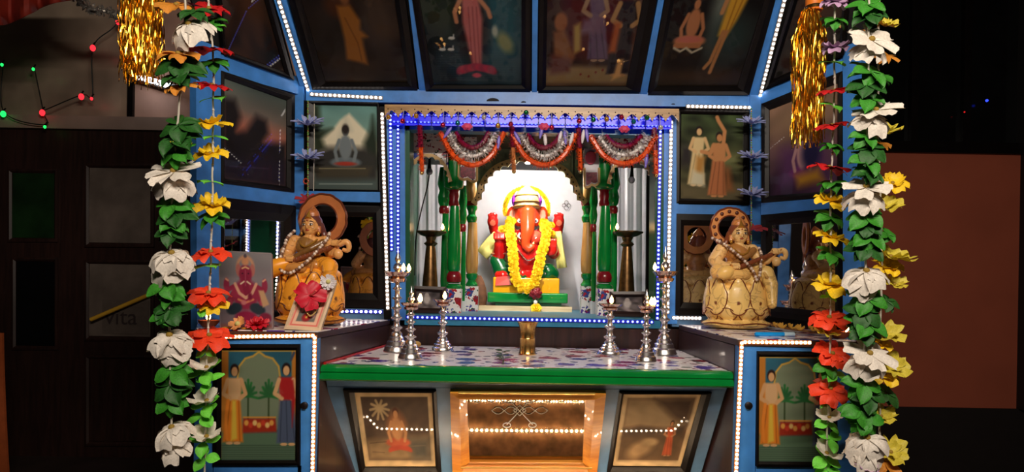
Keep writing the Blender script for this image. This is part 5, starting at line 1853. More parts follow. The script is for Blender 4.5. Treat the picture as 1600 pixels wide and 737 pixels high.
# ------------------------------------------------------------------ metal lamps
def oil_lamp(label, cx, Y, z0, H_, rb_, rbowl, m, flames, name, group, knobs=4, spire=True, petals=0, dark=False):
    x = at(cx, 500, Y).x
    t = thing(name, label, 'oil lamp', (x, Y, z0), group)
    hb = H_ * (.76 if spire else .93)
    hs = min(H_, rb_ * 6.2)
    base = [(rb_, 0), (rb_, hs * .025), (rb_ * .94, hs * .04), (rb_ * .9, hs * .075), (rb_ * .78, hs * .09), (rb_ * .74, hs * .135), (rb_ * .62, hs * .15), (rb_ * .58, hs * .185), (rb_ * .46, hs * .2), (rb_ * .42, hs * .24), (rb_ * .30, hs * .265)]
    if dark:
        base = [(rb_, 0), (rb_, H_ * .05), (rb_ * .85, H_ * .09), (rb_ * .62, H_ * .12)]
    MB().lathe(base, (x, Y, z0)).build('base', m, t)
    y0 = base[-1][1]
    L = hb * (.93 if dark else .885) - y0
    prof = []
    if dark:
        prof = [(rb_ * .62, y0 - .004), (rb_ * .6, y0 + L * .1), (rb_ * .5, y0 + L * .4), (rb_ * .36, y0 + L * .78), (rb_ * .3, y0 + L * .86), (rb_ * .5, y0 + L * .9), (rb_ * .28, y0 + L * .94), (rb_ * .4, y0 + L)]
    else:
        prof.append((rb_ * .24, y0 - .002))
        for k in range(knobs):
            a = y0 + L * k / knobs
            e = L / knobs
            w = .48 - .16 * k / knobs
            prof += [(rb_ * w * .55, a + e * .05), (rb_ * w * .62, a + e * .18), (rb_ * w, a + e * .3), (rb_ * w * 1.02, a + e * .4), (rb_ * w * .6, a + e * .52), (rb_ * w * .48, a + e * .72), (rb_ * w * .5, a + e * .95)]
        prof += [(rb_ * .3, y0 + L)]
    MB().lathe(prof, (x, Y, z0)).build('stem', m, t)
    bw = [(rbowl * .25, hb * .87), (rbowl * .62, hb * .89), (rbowl * .7, hb * .925), (rbowl * .5, hb * .94), (rbowl * .8, hb * .965), (rbowl, hb * 1.01), (rbowl * .96, hb * 1.012), (rbowl * .5, hb * .99), (rbowl * .1, hb * .985)]
    if dark:
        bw = [(rbowl * .3, hb * .93), (rbowl * .7, hb * .95), (rbowl * 1.0, hb * .985), (rbowl * 1.02, hb * 1.0), (rbowl * .9, hb * 1.0), (rbowl * .4, hb * .975), (rbowl * .05, hb * .97)]
    f = (lambda a, i: 1 + .09 * math.cos(a * 5) * (i > 1)) if petals else None
    MB().lathe(bw, (x, Y, z0), 40, f).build('oil_bowl', m if dark else mat('copper_silver', (222, 190, 170), .18, 1.0, var=.08), t)
    if spire:
        sp_ = [(rbowl * .16, hb * .985), (rbowl * .2, hb * 1.03), (rbowl * .34, hb * 1.06), (rbowl * .3, hb * 1.1), (rbowl * .12, hb * 1.13), (rbowl * .22, hb * 1.17), (rbowl * .2, hb * 1.2), (rbowl * .06, hb * 1.25), (rbowl * .02, H_)]
        MB().lathe(sp_, (x, Y, z0)).build('finial', m, t)
    for a in flames:
        p = V((x + rbowl * .88 * math.cos(a), Y + rbowl * .88 * math.sin(a), z0 + hb * 1.015))
        MB().tube([p + V((-.01 * math.cos(a), -.01 * math.sin(a), -.003)), p, p + V((0, 0, .004))], .0018, 6).build('wick', mat('wick_cotton', (70, 56, 44), .8), t)
        MB().lathe([(.0014, .001), (.0052, .006), (.0060, .011), (.0038, .018), (.0003, .025)], p, 12).build('flame', FLAME, t)
    return t


def table_lamp(label, cx, ytop, ybot, rb_px, rbowl_px, Yc, flames, knobs, spire=True):
    k = Yc / FPX
    p = at(cx, ytop, Yc)
    return oil_lamp(label, cx, Yc, ZT + .0014, p.z - ZT, rb_px * k, rbowl_px * k, SILVER, flames, 'silver_oil_lamp', 'silver oil lamps on the table', knobs, spire)


table_lamp('tall silver oil lamp on the table next to the left upright strips', 620, 388, 555, 20, 21, 1.93, (-.2, -.9), 5)
table_lamp('middle-height silver oil lamp in front of the tall one by the left strips', 642, 447, 564, 19, 17, 1.76, (-.3, .4), 4)
table_lamp('short silver oil lamp without spire under the left niche photo', 692, 463, 551, 18, 16, 1.97, (-1.3,), 3, False)
table_lamp('short silver oil lamp without spire under the right niche photo', 953, 470, 557, 20, 19, 1.95, (-1.6,), 3, False)
table_lamp('middle-height silver oil lamp between the short and tall right ones', 1010, 452, 566, 17, 15, 1.80, (-1.2, .3), 4)
table_lamp('tall silver oil lamp on the table next to the right upright strips', 1038, 385, 556, 20, 20, 1.99, (-2.9,), 5)
zz = ZN
for cx, lab, fa in ((671, 'dark brass oil lamp before the curtain with the black wire', -.3), (978, 'dark brass oil lamp before the curtain with the black board', 3.6)):
    Yl = 2.5
    oil_lamp(lab, cx, Yl, ZN, at(cx, 352, Yl).z - ZN, .055, .056, BRASS_DK, (fa,), 'brass_oil_lamp', 'brass oil lamps in the niche', spire=False, petals=5, dark=True)
w = MB()
w.tube(curve_pts([at(672, 262, 2.5), at(668, 290, 2.52), at(658, 330, 2.55), at(650, 372, 2.56), at(648, 430, 2.56)], 20), .0025, 6)
tag(w.build('black_wire', BLACK), 'thin black wire trailing down before the satin curtain', 'wire')
for px, py, lab in ((671, 268, 'small clear hanging bulb over the left brass lamp'), (987, 281, 'small clear hanging bulb over the right brass lamp')):
    p = at(px, py, 2.5)
    t = thing('hanging_bulb', lab, 'bulb', p, 'clear hanging bulbs')
    MB().ball(p, (.013, .013, .014), 14, 10).build('glass', mat('clear_bulb_glass', (150, 150, 170), .05, .3, coat=1), t)
    MB().tube([p + V((0, 0, .012)), p + V((0, 0, .03)), V((p.x, p.y, NZ1))], [.008, .006, .0015], 8).build('socket', BLACK, t)

# brass tumbler and the sprig beside it
cup = thing('brass_tumbler', 'brass tumbler with flared rim standing at the back of the table', 'tumbler', (at(824, 550, 1.93).x, 1.93, ZT))
k = 1.93 / FPX
MB().lathe([(.2 * k, .002), (13 * k, .0014), (14 * k, .004), (12.5 * k, .01), (12 * k, 25 * k), (12.4 * k, 26 * k), (12 * k, 27 * k), (12.6 * k, 42 * k), (15.5 * k, 50 * k), (16 * k, 51 * k), (15 * k, 51 * k), (12 * k, 43 * k), (11.4 * k, 4 * k), (.2 * k, 3 * k)], (at(824, 550, 1.93).x, 1.93, ZT), 32).build('cup', BRASS, cup)
MB().lathe([(16 * k, 50.4 * k), (16.6 * k, 51 * k), (16 * k, 51.8 * k), (15.2 * k, 51 * k)], (at(824, 550, 1.93).x, 1.93, ZT), 32).build('rim', BRASS, cup)
sg = thing('herb_sprig', 'dark green herb sprig lying on the floral table cloth', 'sprig', at(786, 563, 1.76))
zp = ZT + .004
x0 = at(786, 560, 1.72).x
MB().tube([V((x0, 1.66, zp)), V((x0 + .002, 1.72, zp + .002)), V((x0 - .003, 1.80, zp + .01))], .0018, 6).build('stalk', mat('dark_leaf', (22, 64, 26), .5), sg)
lv = MB()
for k in range(16):
    a = rnd.uniform(-.9, .9)
    p = V((x0, 1.70 + .007 * k, zp + .003 + .001 * k))
    lv.ball(p + V((math.sin(a) * .018, .006, .004)), (.004, .011, .0015), 8, 6, Matrix.Rotation(-a * 1.2, 3, 'Z'))
lv.build('leaves', mat('dark_leaf', (22, 64, 26), .5), sg)
lm = MB()
lm.ball(V((at(651, 537, 2.1).x, 2.08, ZT + .012)), (.018, .012, .011), 12, 8, Matrix.Rotation(.4, 3, 'Z'))
tag(lm.build('yellow_fruit', mat('dull_yellow_peel', (176, 140, 70), .6)), 'small dull yellow fruit lying behind the middle-height silver lamp', 'fruit')

# photographs in the niche
for q, inr, sd, lab in (([(642, 446), (697, 448), (697, 489), (642, 487)], 6, 3, 'small dark framed monochrome photo before the left brass lamp'), ([(953, 455), (1012, 455), (1013, 494), (953, 494)], 6, 7, 'small dark framed monochrome photo before the right brass lamp')):
    Pp = Plane((0, 2.36, 0), (0, -1, 0))
    zb_ = ZN + .001
    Q = [Pp.hit(*p) for p in q]
    yb_ = HY + (EYE - zb_) / 2.36 * FPX
    q = [q[0], q[1], (q[2][0], yb_ - (q[2][0] - 800) * -.0175), (q[3][0], yb_ - (q[3][0] - 800) * -.0175)]
    picture('photo_frame', lab, 'photo frame', Pp, q, inset(q, 9, 8, 9, 8), art_mono(sd), fm=wood_mat('dark_frame_wood', (34, 20, 18), (56, 34, 28), .35, 8, 'X'), h=.014, group='photos in the niche')

# ------------------------------------------------------------------ the two veena-playing statues
def goddess(label, cx, base_row, Yc, k, pal, dark, halo_d, turn, wide_gourd):
    o0 = V((at(cx, base_row, Yc).x, Yc, ZS + .001))
    R0 = Matrix.Rotation(turn, 3, 'Z')

    def G(x, y, d=0.0):
        if y > 80:
            y = 80 + (y - 80) * .86
        return o0 + R0 @ V((x * k, -d * k, y * k))
    t = thing('goddess_statue', label, 'statue', o0, 'veena-playing goddess statues')
    body, skin, blouse, lotus, hair, line, halo_c, veena = pal
    # lotus pedestal
    B = []
    B += blob(G(0, 8), (53 * k, 44 * k, 9 * k), lotus) + blob(G(0, 48), (47 * k, 38 * k, 32 * k), lotus) + blob(G(0, 76), (46 * k, 36 * k, 14 * k), lotus) + blob(G(0, 22), (44 * k, 36 * k, 14 * k), lotus)
    over = []
    lines = MB()

    def petal(ang, r, y, w, h, tilt, dot=True):
        c = G(r * math.sin(ang), y, r * .84 * math.cos(ang))
        R = R0 @ Matrix.Rotation(ang, 3, 'Z') @ Matrix.Rotation(tilt, 3, 'X')
        B.extend(blob(c, (w * k, 5.5 * k, h * k), lotus, R))
        B.extend(blob(c + R @ V((0, -1 * k, h * .8 * k)), (w * .45 * k, 4 * k, h * .42 * k), lotus, R))
        pts = []
        for q in range(25):
            a = 2 * PI * q / 24
            x, z = w * .98 * math.sin(a), -h * .98 * math.cos(a)
            if z > h * .35:
                x *= .78
                z = z * 1.14
            pts.append(c + R @ V((x * k, (-3.0 + 2.2 * (abs(x) / w) ** 2) * k, z * k)))
        lines.tube(pts[:-1], .95 * k, 5, True)
        if dot:
            over.append((c + R @ V((0, -5 * k, -h * .3 * k)), (w * .16 * k, 5 * k, w * .16 * k), R, line))
    for j in range(9):
        petal(-PI + 2 * PI * j / 9 + .12, 45, 48, 17, 27, -.12)
    for j in range(9):
        petal(-PI + 2 * PI * (j + .5) / 9 + .12, 43, 24, 14, 11, .55, False)
    sculpt('lotus_pedestal', B, .0034, PAINT_PLAIN, t, 3, over)
    rim = [G(53 * math.sin(a), 9 + 1.2 * math.sin(a * 5), 44 * math.cos(a)) for a in np.linspace(0, 2 * PI, 48, endpoint=False)]
    lines.tube(rim, .9 * k, 5, True)
    lo = lines.build('petal_lines', mat('brown_wash_paint' + dark, line, .5), t)
    lo['kind'] = 'stuff'
    # body
    B = []
    B += blob(G(0, 90, 4), (42 * k, 28 * k, 13 * k), body) + chain([(G(-14, 94, 8), 13 * k), (G(-36, 90, 18), 12 * k), (G(-20, 86, 32), 9 * k), (G(2, 84, 34), 7 * k)], body)
    B += chain([(G(14, 94, 8), 13 * k), (G(38, 88, 20), 12 * k), (G(42, 70, 30), 10 * k), (G(41, 50, 36), 8 * k), (G(40, 40, 40), 7 * k)], lotus)
    B += chain([(G(-2, 96, 0), 19 * k), (G(-2, 108, 0), 15 * k), (G(-2, 122, 2), 19 * k), (G(-1, 125, 0), 16 * k)], blouse)
    B += chain([(G(-24, 130, 0), 9.5 * k), (G(22, 130, 0), 9.5 * k)], skin) + blob(G(0, 131, 7), (15 * k, 10 * k, 10 * k), skin)
    B += blob(G(-9, 121, 12), (9 * k, 8 * k, 9 * k), blouse) + blob(G(7, 121, 12), (9 * k, 8 * k, 9 * k), blouse)
    B += chain([(G(-25, 131, 0), 10.5 * k), (G(-36, 112, 4), 10.5 * k), (G(-34, 104, 10), 8.5 * k), (G(-24, 98, 24), 6.5 * k), (G(-16, 98, 32), 5 * k)], skin)
    B += chain([(G(23, 131, 0), 9.5 * k), (G(33, 112, 6), 8.5 * k), (G(40, 112, 16), 7 * k), (G(48, 124, 22), 5.5 * k)], skin)
    # hands with fingers round the veena neck
    for (hx, hy, hd, s) in ((-15, 99, 34, 1), (49, 127, 24, -1)):
        B += blob(G(hx, hy, hd), (6 * k, 4.5 * k, 6 * k), skin)
        for q in range(4):
            B += chain([(G(hx - 4 + 2.8 * q, hy + 4, hd + 3), 1.9 * k), (G(hx - 4 + 2.9 * q, hy + 1 - .4 * q, hd + 6.5), 1.7 * k), (G(hx - 4 + 2.9 * q, hy - 3, hd + 6), 1.6 * k)], skin, .8)
        B += chain([(G(hx - 5 * s, hy + 2, hd), 2 * k), (G(hx - 8 * s, hy + 5, hd + 4), 1.7 * k)], skin, .8)
    B += chain([(G(0, 133, 4), 8.5 * k), (G(0, 139, 6), 7.5 * k), (G(1, 148, 5), 6.5 * k)], skin)
    # sash folds
    B += chain([(G(22, 130, 9), 5 * k), (G(8, 118, 19), 4.5 * k), (G(-14, 104, 22), 4 * k)], tuple(int(c * .86) for c in blouse))
    for q in range(5):
        B += chain([(G(-30 + 15 * q, 98 - abs(q - 2), 24), 2.2 * k), (G(-34 + 17 * q, 80, 38 - 2 * abs(q - 2)), 2.2 * k)], tuple(int(c * .9) for c in body))
    # head
    B += blob(G(1, 159, 5), (12.5 * k, 12.5 * k, 15 * k), skin) + blob(G(1, 150, 7), (9.5 * k, 9.5 * k, 8 * k), skin)
    B += blob(G(1, 155.5, 17.4), (2.1 * k, 2.8 * k, 3.6 * k), skin)
    B += blob(G(-4.5, 153.5, 11), (5 * k, 4.5 * k, 5 * k), skin) + blob(G(6.5, 153.5, 11), (5 * k, 4.5 * k, 5 * k), skin)
    B += blob(G(1, 165, 0), (15.5 * k, 14 * k, 13.5 * k), hair) + blob(G(1, 158, -7), (14 * k, 12 * k, 17 * k), hair) + chain([(G(-12, 160, -2), 5 * k), (G(-15, 148, -5), 4.5 * k), (G(-19, 138, -4), 4 * k)], hair) + chain([(G(14, 160, -2), 5 * k), (G(17, 148, -5), 4.5 * k), (G(20, 138, -4), 4 * k)], hair)
    B += chain([(G(1, 177, 0), 11 * k), (G(1, 184, -2), 7 * k), (G(1, 191, -3), 3 * k)], halo_c)
    for sx in (-1, 1):
        B += chain([(G(1 + sx * 13, 155, 4), 2.6 * k), (G(1 + sx * 13.5, 148, 5), 3 * k)], halo_c)
    over = [] and [(G(-4, 153, 16), (3.2 * k, 3 * k, 2.6 * k), None, tuple(min(255, int(c * f)) for c, f in zip(skin, (1.06, .93, .88)))), (G(6.5, 153, 16), (3.2 * k, 3 * k, 2.6 * k), None, tuple(min(255, int(c * f)) for c, f in zip(skin, (1.06, .93, .88))))]
    sculpt('body', B, .0016, PAINT_PLAIN, t, 2, over)
    # face details
    for sx in (-1, 1):
        ex = 1 + sx * 5.2
        e = MB()
        e.ball(G(ex, 159.5, 16.0), (2.7 * k, 1.5 * k, 1.4 * k), 12, 8, R0)
        eo = e.build('eye', mat('painted_eye_white', (226, 214, 196), .4), t)
        MB().ball(G(ex, 159.4, 17.1), (1.25 * k, .8 * k, 1.3 * k), 8, 6, R0).build('iris', mat('painted_iris', (40, 24, 20), .4), eo)
        MB().tube([G(ex - 3.4, 160.4, 15.6), G(ex, 161.6, 17), G(ex + 3.4, 160.4, 15.6)], .5 * k, 5).build('eyelid', mat('painted_iris', (40, 24, 20), .4), t)
        MB().tube([G(ex - 4, 164.2, 15), G(ex, 165.8, 16.4), G(ex + 4, 164.2, 15)], [.3 * k, .75 * k, .3 * k], 5).build('eyebrow', mat('painted_brow', (74, 44, 32), .5), t)
        MB().ball(G(1 + sx * 13.2, 145, 7), (2.4 * k, 2.0 * k, 3 * k), 10, 8).build('earring', mat('gold_trim', (206, 150, 60), .3, .6), t)
    MB().tube(curve_pts([G(-2.4, 150.6, 15.6), G(-.6, 150.0, 16.8), G(1, 149.8, 17.1), G(2.6, 150.0, 16.8), G(4.4, 150.6, 15.6)], 9), [.2 * k, .5 * k, .7 * k, .8 * k, .8 * k, .8 * k, .7 * k, .5 * k, .2 * k], 6).build('lips', mat('painted_lips', (176, 62, 52), .4), t)
    MB().ball(G(1, 167, 17.0), (1.1 * k, .8 * k, 1.4 * k), 8, 6).build('forehead_mark', mat('painted_lips', (176, 62, 52), .4), t)
    cm = MB()
    cm.add([G(-5, 170, 15), G(7, 170, 15), G(4, 176, 14), G(1, 186, 10), G(-2, 176, 14), G(1, 173, 19)], [(0, 5, 4), (4, 5, 3), (3, 5, 2), (2, 5, 1), (1, 5, 0), (0, 4, 3, 2, 1)])
    cm.build('crown_plate', mat('gold_trim', (206, 150, 60), .3, .6), t, smooth=False)
    nk = MB()
    nk.tube(curve_pts([G(-13, 135, 12), G(-6, 125, 21), G(0, 121, 22), G(8, 125, 21), G(15, 135, 12)], 16), 1.4 * k, 6)
    nk.build('necklace', mat('gold_trim', (206, 150, 60), .3, .6), t)
    # halo
    hc = G(halo_d[0], halo_d[1], -14)
    hr = halo_d[2]
    hb = MB()
    n = 44
    A, Bq = [], []
    for q in range(n + 1):
        a = 2 * PI * q / n
        lob = 1 + .035 * abs(math.sin(a * 6.5))
        A.append(hc + R0 @ V((math.cos(a) * hr * lob * k, 0, math.sin(a) * hr * lob * k)))
        Bq.append(hc + R0 @ V((math.cos(a) * hr * .62 * k, 0, math.sin(a) * hr * .62 * k)))
    hb.strip(A, Bq, R0 @ V((0, 5 * k, 0)))
    ho = hb.build('halo', mat('halo_paint' + dark, halo_c, .4, var=.15), t)
    hb = MB()
    hb.tube(A[:-1], 1.6 * k, 6, True)
    hb.build('halo_rim', mat('halo_rim_paint' + dark, line, .45), ho)
    hb = MB()
    hb.tube(Bq[:-1], 1.2 * k, 6, True)
    hb.build('halo_inner_rim', mat('halo_rim_paint' + dark, line, .45), ho)
    for q in range(13 if not wide_gourd else 0):
        a = 2 * PI * q / 13 + .2
        MB().ball(hc + R0 @ V((math.cos(a) * hr * .83 * k, -1 * k, math.sin(a) * hr * .83 * k)), (3 * k, 1.5 * k, 3 * k), 10, 6, R0).build('halo_boss', mat('halo_boss_paint', (92, 46, 34), .4), ho)
    hp = MB()
    a0 = hc + R0 @ V((0, 4 * k, 0))
    hp.tube([G(0, 140, -8), G(halo_d[0] * .6, 150, -15), hc + R0 @ V((0, 2 * k, -hr * .66 * k))], 4 * k, 8)
    hp.build('halo_support', mat('halo_paint' + dark, halo_c, .4, var=.15), ho)
    # veena
    g0, g1 = G(-30, 88, 36), G(58, 128, 22)
    vb = MB()
    vb.tube([g0, g0.lerp(g1, .5), g1], 3.6 * k, 10)
    for q in range(9):
        p = g0.lerp(g1, .2 + .07 * q)
        vb.tube([p + V((0, -3.4 * k, -3 * k)), p + V((0, -4.6 * k, 0)), p + V((0, -3.4 * k, 3 * k))], .6 * k, 5)
    vo = vb.build('veena_neck', mat('veena_neck_paint' + dark, (132, 70, 40), .35), t)
    gd = MB()
    d_ = (g1 - g0).normalized()
    if wide_gourd:
        gd.tube([g0 - d_ * 42 * k, g0 - d_ * 32 * k, g0 - d_ * 14 * k, g0 + d_ * 4 * k, g0 + d_ * 16 * k], [3 * k, 10 * k, 14 * k, 11 * k, 4 * k], 16)
    else:
        gd.tube([g0 - d_ * 14 * k, g0 - d_ * 8 * k, g0, g0 + d_ * 8 * k, g0 + d_ * 14 * k], [3 * k, 9 * k, 11 * k, 9 * k, 4 * k], 16)
    gd.build('veena_bowl', mat('veena_bowl_paint' + dark, veena, .35, var=.1), t)
    sc_ = MB()
    sc_.tube(curve_pts([g1 - d_ * 6 * k, g1 + d_ * 5 * k, g1 + V((9 * k, 0, -4 * k)), g1 + V((7 * k, 0, -11 * k)), g1 + V((0, 0, -9 * k))], 16), [4.4 * k] * 8 + [4.0 * k, 3.8 * k, 3.6 * k, 3.4 * k, 3.2 * k, 3 * k, 2.8 * k, 2.5 * k], 10)
    sc_.ball(g1 + V((-6 * k, -2 * k, -16 * k)), (7 * k, 6 * k, 7.5 * k), 12, 8)
    sc_.build('veena_scroll', mat('veena_scroll_paint' + dark, skin, .35), t)
    return G, k, t


BEADS = {}


def bead_string(label, pts, r, m, n, cat='bead garland', name='bead_garland', group=None, alt=None):
    path = curve_pts(pts, n)
    t = thing(name, label, cat, path[0], group)
    MB().tube(path, r * .3, 5).build('thread', CORD, t)
    for k, p in enumerate(path):
        mm = alt if (alt and k % 3 == 1) else m
        key = (round(r, 5), mm.name)
        if key not in BEADS:
            BEADS[key] = MB().ball((0, 0, 0), r, 12, 8).mesh('bead', mm)
        inst('bead', BEADS[key], t, Matrix.Translation(p))
    return t


PALE = ((240, 192, 112), (246, 200, 130), (186, 128, 66), (250, 212, 128), (140, 76, 44), (116, 52, 18), (222, 146, 80), (244, 198, 112))
DARKER = ((206, 140, 70), (232, 168, 98), (150, 104, 50), (248, 166, 50), (96, 50, 46), (96, 42, 18), (182, 108, 60), (250, 160, 36))
G2, k2, _ = goddess('pale cream goddess statue on a lotus playing a veena, in front of the narrow mirror', 1150, 508, 1.985, .00197, PALE, '', (-7, 173, 31), .0, False)
G1, k1, _ = goddess('darker brown and orange goddess statue playing a veena behind the small red-flowered photo', 484, 508, 1.80, .00188, DARKER, '_dark', (11, 173, 37), -.12, True)
PEARL = mat('pearl_bead', (226, 206, 190), .2, .15)
BRBEAD = mat('brown_bead', (120, 84, 64), .3)
bead_string('garland of pearl beads across the pale cream statue\'s chest', [G2(-38, 152, -4), G2(-26, 141, 12), G2(-12, 124, 26), G2(2, 106, 34), G2(12, 90, 38), G2(16, 76, 42), G2(21, 88, 40), G2(24, 104, 34), G2(30, 122, 20), G2(31, 134, 8)], 2.5 * k2, PEARL, 36, group='bead garlands of the statues', alt=BRBEAD)
bead_string('garland of pearl and brown beads looped down the darker brown statue', [G1(-28, 150, -2), G1(-31, 136, 14), G1(-33, 118, 20), G1(-32, 98, 34), G1(-26, 82, 44), G1(-12, 76, 46), G1(2, 84, 44), G1(18, 104, 36), G1(25, 122, 22), G1(30, 138, 10), G1(28, 146, 0)], 2.6 * k1, PEARL, 40, group='bead garlands of the statues', alt=BRBEAD)


# ------------------------------------------------------------------ fabric flowers
def petal_mesh(name, m, layers, seed, centre=None):
    """layers: (count, length, width, radial fn, height fn, ruffle, tip)"""
    rs = random.Random(seed)
    b = MB()
    for li, (n, L, Wd, fr_, fz, ruf, tip) in enumerate(layers):
        for q in range(n):
            a = 2 * PI * (q + .5 * li) / n + rs.uniform(-.18, .18)
            Lq = L * rs.uniform(.88, 1.1)
            ph, am = rs.uniform(0, 6), ruf * rs.uniform(.6, 1.4)
            dz = rs.uniform(-.12, .12)
            c, s = math.cos(a), math.sin(a)
            NS, NT = 8, 7
            vs = []
            for i in range(NS):
                u = i / (NS - 1)
                w = Wd * (math.sin(PI * min(1, u * .62 + .06)) ** .8 if tip == 'round' else math.sin(PI * (u * .94 + .03)) ** .75)
                for j in range(NT):
                    v = j / (NT - 1) * 2 - 1
                    r = fr_(u) * Lq + .02
                    z = fz(u) * Lq + dz * u * L + am * u * math.sin(v * 3.4 + ph + u * 2) + .10 * Wd * v * v * (1 if tip == 'round' else 1.6)
                    if tip == 'round' and u > .85:
                        r -= .05 * L * math.cos(v * 4 + ph) ** 2
                    x, y = r, v * w
                    vs.append((x * c - y * s, x * s + y * c, z))
            fs = [(i * NT + j, i * NT + j + 1, (i + 1) * NT + j + 1, (i + 1) * NT + j) for i in range(NS - 1) for j in range(NT - 1)]
            b.add(vs, fs)
    return b.mesh(name, m)


def fab(name, col, rough=.6, var=.14):
    return mat(name, col, rough, var=var, scale=14)


KINDS = {}


def kind(key, name, m, layers, nvar=3):
    KINDS[key] = (name, [petal_mesh(name, m, layers, hash_i(key) + s) for s in range(nvar)])


def hash_i(s):
    return sum((i + 3) * ord(c) for i, c in enumerate(s)) % 1000


F_WHITE, F_RED, F_ORANGE, F_YELLOW = fab('white_fabric', (226, 218, 206)), fab('red_fabric', (196, 20, 26)), fab('orange_fabric', (250, 66, 28)), fab('yellow_fabric', (240, 200, 26))
F_GREEN, F_DKGREEN, F_LIME, F_LILAC = fab('green_fabric', (54, 138, 34), var=.3), fab('deep_green_fabric', (30, 88, 24), var=.35), fab('lime_fabric', (112, 214, 66)), fab('lilac_fabric', (186, 150, 186))
F_OLIVE = fab('olive_gold_fabric', (206, 190, 60))
F_AMBER = fab('amber_fabric', (206, 134, 44))
bell = lambda u: .95 * u - .22 * u * u
kind('white', 'white_flower', F_WHITE, [(6, 1.0, .40, bell, lambda u: .10 * u - .62 * u * u, .10, 'round'), (5, .72, .3, bell, lambda u: .12 * u - .4 * u * u, .08, 'round')])
kind('white_open', 'white_flower', F_WHITE, [(6, 1.0, .34, lambda u: u, lambda u: .1 * u - .14 * u * u, .07, 'round')])
kind('red', 'red_flower', F_RED, [(5, 1.0, .46, lambda u: u, lambda u: .2 * u - .34 * u * u, .10, 'round'), (5, .7, .34, lambda u: u, lambda u: .28 * u - .24 * u * u, .08, 'round')])
kind('orange', 'orange_flower', F_ORANGE, [(5, 1.0, .46, lambda u: u, lambda u: .2 * u - .40 * u * u, .10, 'round'), (4, .6, .3, lambda u: u, lambda u: .3 * u - .2 * u * u, .07, 'round')])
kind('yellow', 'yellow_flower', F_YELLOW, [(5, 1.0, .44, lambda u: u, lambda u: .34 * u - .42 * u * u, .11, 'round'), (5, .7, .34, lambda u: .9 * u, lambda u: .5 * u * u, .08, 'round')])
kind('gold', 'golden_flower', F_OLIVE, [(5, 1.0, .44, lambda u: .95 * u, lambda u: .2 * u + .1 * u * u, .12, 'round'), (4, .7, .3, lambda u: .8 * u, lambda u: .5 * u * u, .08, 'round')])
kind('amber', 'amber_flower', F_AMBER, [(5, 1.0, .42, lambda u: .95 * u, lambda u: .1 * u - .3 * u * u, .12, 'round')])
kind('green', 'leaf_whorl', F_GREEN, [(4, 1.0, .40, lambda u: u, lambda u: .25 * u - .5 * u * u, .06, 'point'), (4, .85, .36, lambda u: .9 * u, lambda u: -.15 * u - .55 * u * u, .06, 'point')], 4)
kind('dkgreen', 'leaf_whorl', F_DKGREEN, [(5, 1.0, .42, lambda u: u, lambda u: .2 * u - .5 * u * u, .06, 'point'), (3, .8, .3, lambda u: .9 * u, lambda u: -.2 * u - .4 * u * u, .05, 'point')], 4)
kind('lime', 'leaf_whorl', F_LIME, [(3, 1.0, .36, lambda u: u, lambda u: .25 * u - .35 * u * u, .06, 'point')], 4)
kind('lilac', 'lilac_flower', F_LILAC, [(6, 1.0, .36, bell, lambda u: .1 * u - .3 * u * u, .1, 'round'), (5, .7, .3, lambda u: u, lambda u: .3 * u * u, .08, 'round')])
kind('whitegreen', 'white_flower', F_WHITE, [(5, .85, .36, lambda u: .9 * u, lambda u: .36 * u * u + .1 * u, .06, 'round')])
NODE = MB().lathe([(.05, -.5), (.10, -.3), (.05, 0), (.13, .1), (.05, .3), (.03, .5)], (0, 0, 0), 10).mesh('spacer_tube', mat('white_plastic_tube', (214, 208, 200), .4))
HEART = MB().ball((0, 0, .05), (.13, .13, .1), 10, 6).mesh('flower_heart', mat('olive_heart', (150, 120, 40), .7))


def strand(label, group, Y, line_pts, items, seed, node=None, face=.0, grow=1.0):
    """a garland hanging along line_pts (px), items: (row, column shift, kind, radius px, tilt towards the viewer)"""
    rs = random.Random(seed)
    k = Y / FPX
    xs, ys = [p[0] for p in line_pts], [p[1] for p in line_pts]

    def X(y):
        return float(np.interp(y, ys, xs))
    t = thing('flower_garland', label, 'garland', at(X(ys[-1]), ys[-1], Y), group)
    path = [at(X(y) + .8 * math.sin(y * .11), y, Y) for y in np.linspace(ys[0], ys[-1], 60)]
    path = [V((path[0].x, path[0].y, 2.9))] + path
    MB().tube(path, .0021, 6).build('cord', CORD, t)
    for (y, dx, kd, rad, tilt) in items:
        nm, ms = KINDS[kd]
        tilt += face * (1.0 if 'green' in kd else .75)
        rad *= grow
        p = at(X(y) + dx, y, Y - .002 * rs.random())
        a = rs.uniform(-.22, .22)
        zax = V((a, -math.sin(tilt), math.cos(tilt)))
        M = frame_M(p, zax) @ Matrix.Rotation(rs.random() * 2 * PI, 4, 'Z') @ Matrix.Scale(rad * k, 4)
        o = inst(nm, ms[rs.randrange(len(ms))], t, M)
        if nm.endswith('flower'):
            inst('flower_heart', HEART, o, M)
    if node:
        for y in range(int(ys[0]) + 10, int(ys[-1]) - 10, node):
            if all(abs(y - it[0]) > 9 for it in items):
                inst('spacer_tube', NODE, t, Matrix.Translation(at(X(y), y, Y)) @ Matrix.Scale(17 * k, 4))
    return t


